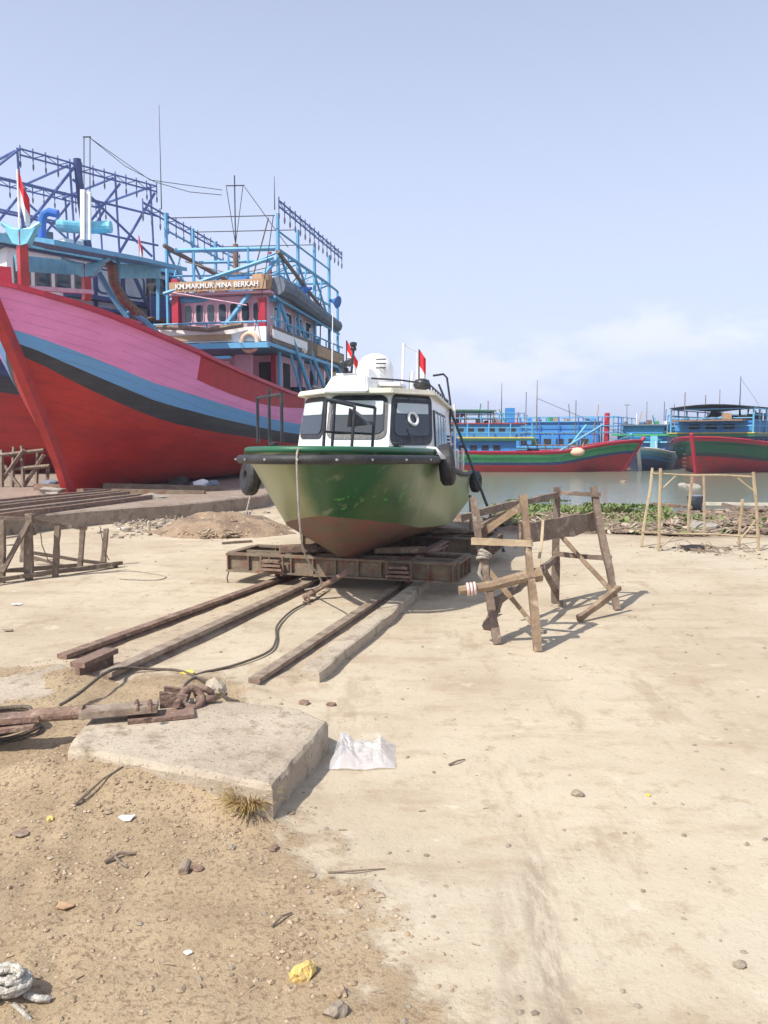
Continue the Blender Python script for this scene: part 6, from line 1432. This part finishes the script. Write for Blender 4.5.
mound([(730, 500), (768, 488), (810, 490), (810, 505), (760, 506)], 500, .14, 'pale rubble pile at the right edge beyond the bamboo rack', ['debris', 'straw', 'concrete'], h=.35, seed=24)
mound([(640, 548), (700, 545), (768, 549), (768, 560), (700, 553)], 110, .035, 'scraps of wood on the yard under the bamboo rack', ['debris', 'greywood'], h=.02, seed=25)
def bk(a, b, Ya, Yb, w_, h_, m_, lab, cat='plank', grp='planks and poles in the driftwood'):
    barw('plank' if cat == 'plank' else cat.replace(' ', '_'), W(*a, Ya), W(*b, Yb), w_, h_, m_, lab, cat, grp)
bk((716, 524), (775, 549), 15.2, 12.6, .09, .09, 'rust', 'long dark pole sloping down to the right edge across the driftwood', 'pole')
bk((678, 511), (712, 516), 16.5, 16.2, .30, .05, 'greywood', 'grey board left of centre in the driftwood behind the bamboo rack')
bk((700, 516), (768, 519), 16, 15.8, .22, .06, 'greywood', 'long grey board lying level in the driftwood behind the bamboo rack')
bk((655, 504), (690, 507), 17, 17, .26, .06, 'wood', 'brown board at the left end of the driftwood')
bk((692, 503.5), (775, 504.5), 19, 19, .09, .07, 'cream', 'long white pipe lying level above the driftwood', 'pipe')
bk((722, 504), (752, 511), 17.5, 17.2, .22, .05, 'greywood', 'slanted grey board right of the bucket')
bk((690, 549), (765, 560), 11.5, 11.0, .04, .03, 'greywood', 'thin stick on the yard in front of the bamboo rack')
bk((700, 545), (760, 555), 12, 11.4, .04, .03, 'wood', 'thin brown stick just behind the front stick by the bamboo rack')
mb = MB(); p = W(695, 510, 17.2); mb.lathe((p.x, p.y, p.z), [(.13, 0), (.17, .30), (.18, .31), (.17, .32), (.155, .30), (.12, .04)], 14); single('bucket', mb, 'tarp', 'dark grey plastic bucket standing in the driftwood behind the bamboo rack', 'bucket', smooth=True)
mb = MB(); p = G(695, 550); mb.rock((p.x, p.y, .03), .13, 4, 2, .4, .5); single('mud_lump', mb, 'dark', 'black oily lump on the yard in front of the bamboo rack', 'lump')
mb = MB(); p = G(703, 531); mb.rock((p.x, p.y, ground_z(p.x, p.y) + .05), .34, 6, 2, .35, .4); single('sandbag', mb, 'rope', 'pale sandbag behind the middle of the bamboo rack', 'sandbag')
mb = MB(); p = G(680, 527); mb.rock((p.x, p.y, ground_z(p.x, p.y) + .05), .26, 9, 2, .35, .4); single('sandbag', mb, 'rope', 'pale sandbag left of the larger one behind the bamboo rack', 'sandbag')
for k, (px, py, r_, lab) in enumerate(((693, 487, .32, 'pale half sunk lump in the water, right one of two'), (683, 485, .2, 'small pale half sunk lump in the water, left one of two'), (624, 482, .2, 'dark floating lump in the water near the bow of the green striped boat'))):
    mb = MB(); p = G(px, py, WZ); mb.rock((p.x, p.y, WZ), r_, k, 2, .5, .4); single('floating_lump', mb, 'debris' if k == 2 else 'rope', lab, 'lump')
SKYW = (7.8, 8.7, 11.5); SKYM0 = .82; SKYM1 = .32; CLOUD = (11.5, 11.0, 11.8); SKYS = .10; SUNS = 4.8; EXPO = .2; HAZE = .0012
# ------------------------------------------------------------------ sky, sun, air
sd = Vector((-.64, -.55, 1.0)).normalized(); el = math.asin(sd.z); az = math.atan2(sd.x, sd.y)
w = bpy.data.worlds.new('World'); sc.world = w; w.use_nodes = True
N = w.node_tree.nodes; L = w.node_tree.links; bg = N['Background']
sky = N.new('ShaderNodeTexSky'); sky.sky_type = 'NISHITA'; sky.sun_disc = False; sky.sun_elevation = el; sky.sun_rotation = az
sky.air_density = 1.0; sky.dust_density = 3.0; sky.ozone_density = 1.5; sky.altitude = 0
tc = N.new('ShaderNodeTexCoord'); sp = N.new('ShaderNodeSeparateXYZ'); L.new(tc.outputs['Generated'], sp.inputs[0])
def mth(op, a, b=0.):
    x = N.new('ShaderNodeMath'); x.operation = op
    for i, q in enumerate((a, b)):
        if isinstance(q, (int, float)): x.inputs[i].default_value = q
        else: L.new(q, x.inputs[i])
    return x.outputs[0]
def mrw(s, lo, hi, a=0., b=1.):
    r = N.new('ShaderNodeMapRange'); r.interpolation_type = 'SMOOTHSTEP'; r.inputs[1].default_value = lo; r.inputs[2].default_value = hi; r.inputs[3].default_value = a; r.inputs[4].default_value = b; L.new(s, r.inputs[0]); return r.outputs[0]
# the humid tropical air: sky mixed towards pale lavender white
mx = N.new('ShaderNodeMix'); mx.data_type = 'RGBA'; L.new(sky.outputs[0], mx.inputs[6]); mx.inputs[7].default_value = SKYW + (1,)
L.new(mrw(sp.outputs['Z'], -.02, .75, SKYM0, SKYM1), mx.inputs[0])
# soft low cumulus: three banks low over the harbour, broken up by noise
mp = N.new('ShaderNodeMapping'); mp.inputs['Scale'].default_value = (1, 1, 2.2); L.new(tc.outputs['Generated'], mp.inputs[0])
n = N.new('ShaderNodeTexNoise'); n.inputs['Scale'].default_value = 9; n.inputs['Detail'].default_value = 9; n.inputs['Roughness'].default_value = .6; L.new(mp.outputs[0], n.inputs['Vector'])
tot = None
for (dx_, dz_, wx, wz1) in ((.095, .108, .05, .028), (.32, .128, .11, .035), (.43, .118, .12, .040), (.16, .085, .22, .05)):
    ex = mth('DIVIDE', mth('SUBTRACT', mth('DIVIDE', sp.outputs['X'], mth('MAXIMUM', sp.outputs['Y'], .05)), dx_), wx); ez = mth('DIVIDE', mth('SUBTRACT', sp.outputs['Z'], dz_), wz1)
    g_ = mth('POWER', 2.718, mth('MULTIPLY', mth('ADD', mth('MULTIPLY', ex, ex), mth('MULTIPLY', ez, ez)), -1))
    tot = g_ if tot is None else mth('MAXIMUM', tot, g_)
cl = mth('MULTIPLY', mrw(mth('ADD', n.outputs['Fac'], mth('MULTIPLY', tot, .30)), .60, .84), tot)
mc = N.new('ShaderNodeMix'); mc.data_type = 'RGBA'; L.new(mth('MULTIPLY', cl, .30), mc.inputs[0]); L.new(mx.outputs[2], mc.inputs[6]); mc.inputs[7].default_value = CLOUD + (1,)
L.new(mc.outputs[2], bg.inputs['Color']); bg.inputs['Strength'].default_value = SKYS
sl = bpy.data.lights.new('sun', 'SUN'); so = bpy.data.objects.new('sun', sl); COL.objects.link(so)
sl.energy = SUNS; sl.angle = R(.6); sl.color = (1, .95, .87); so.rotation_euler = (-sd).to_track_quat('-Z', 'Y').to_euler(); so.location = (-20, -20, 40)
sc.view_settings.view_transform = 'Standard'; sc.view_settings.look = 'None'; sc.view_settings.gamma = 1; sc.view_settings.use_curve_mapping = False
sc.view_settings.exposure = EXPO

# humid air
hb_ = MB(); hb_.b2((-1600, -60, -3.2), (1600, 2700, 16.5)); hz_ = hb_.build('haze', [], base=False)
hm = bpy.data.materials.new('haze'); hm.use_nodes = True; hm.node_tree.nodes.clear()
ho = hm.node_tree.nodes.new('ShaderNodeOutputMaterial'); hv = hm.node_tree.nodes.new('ShaderNodeVolumePrincipled')
hv.inputs['Density'].default_value = HAZE; hv.inputs['Color'].default_value = (.80, .86, 1, 1); hv.inputs['Anisotropy'].default_value = .3
hm.node_tree.links.new(hv.outputs[0], ho.inputs['Volume']); hz_.data.materials.append(hm); hz_['kind'] = 'stuff'; hz_['label'] = 'thin humid haze over the harbour and the yard'
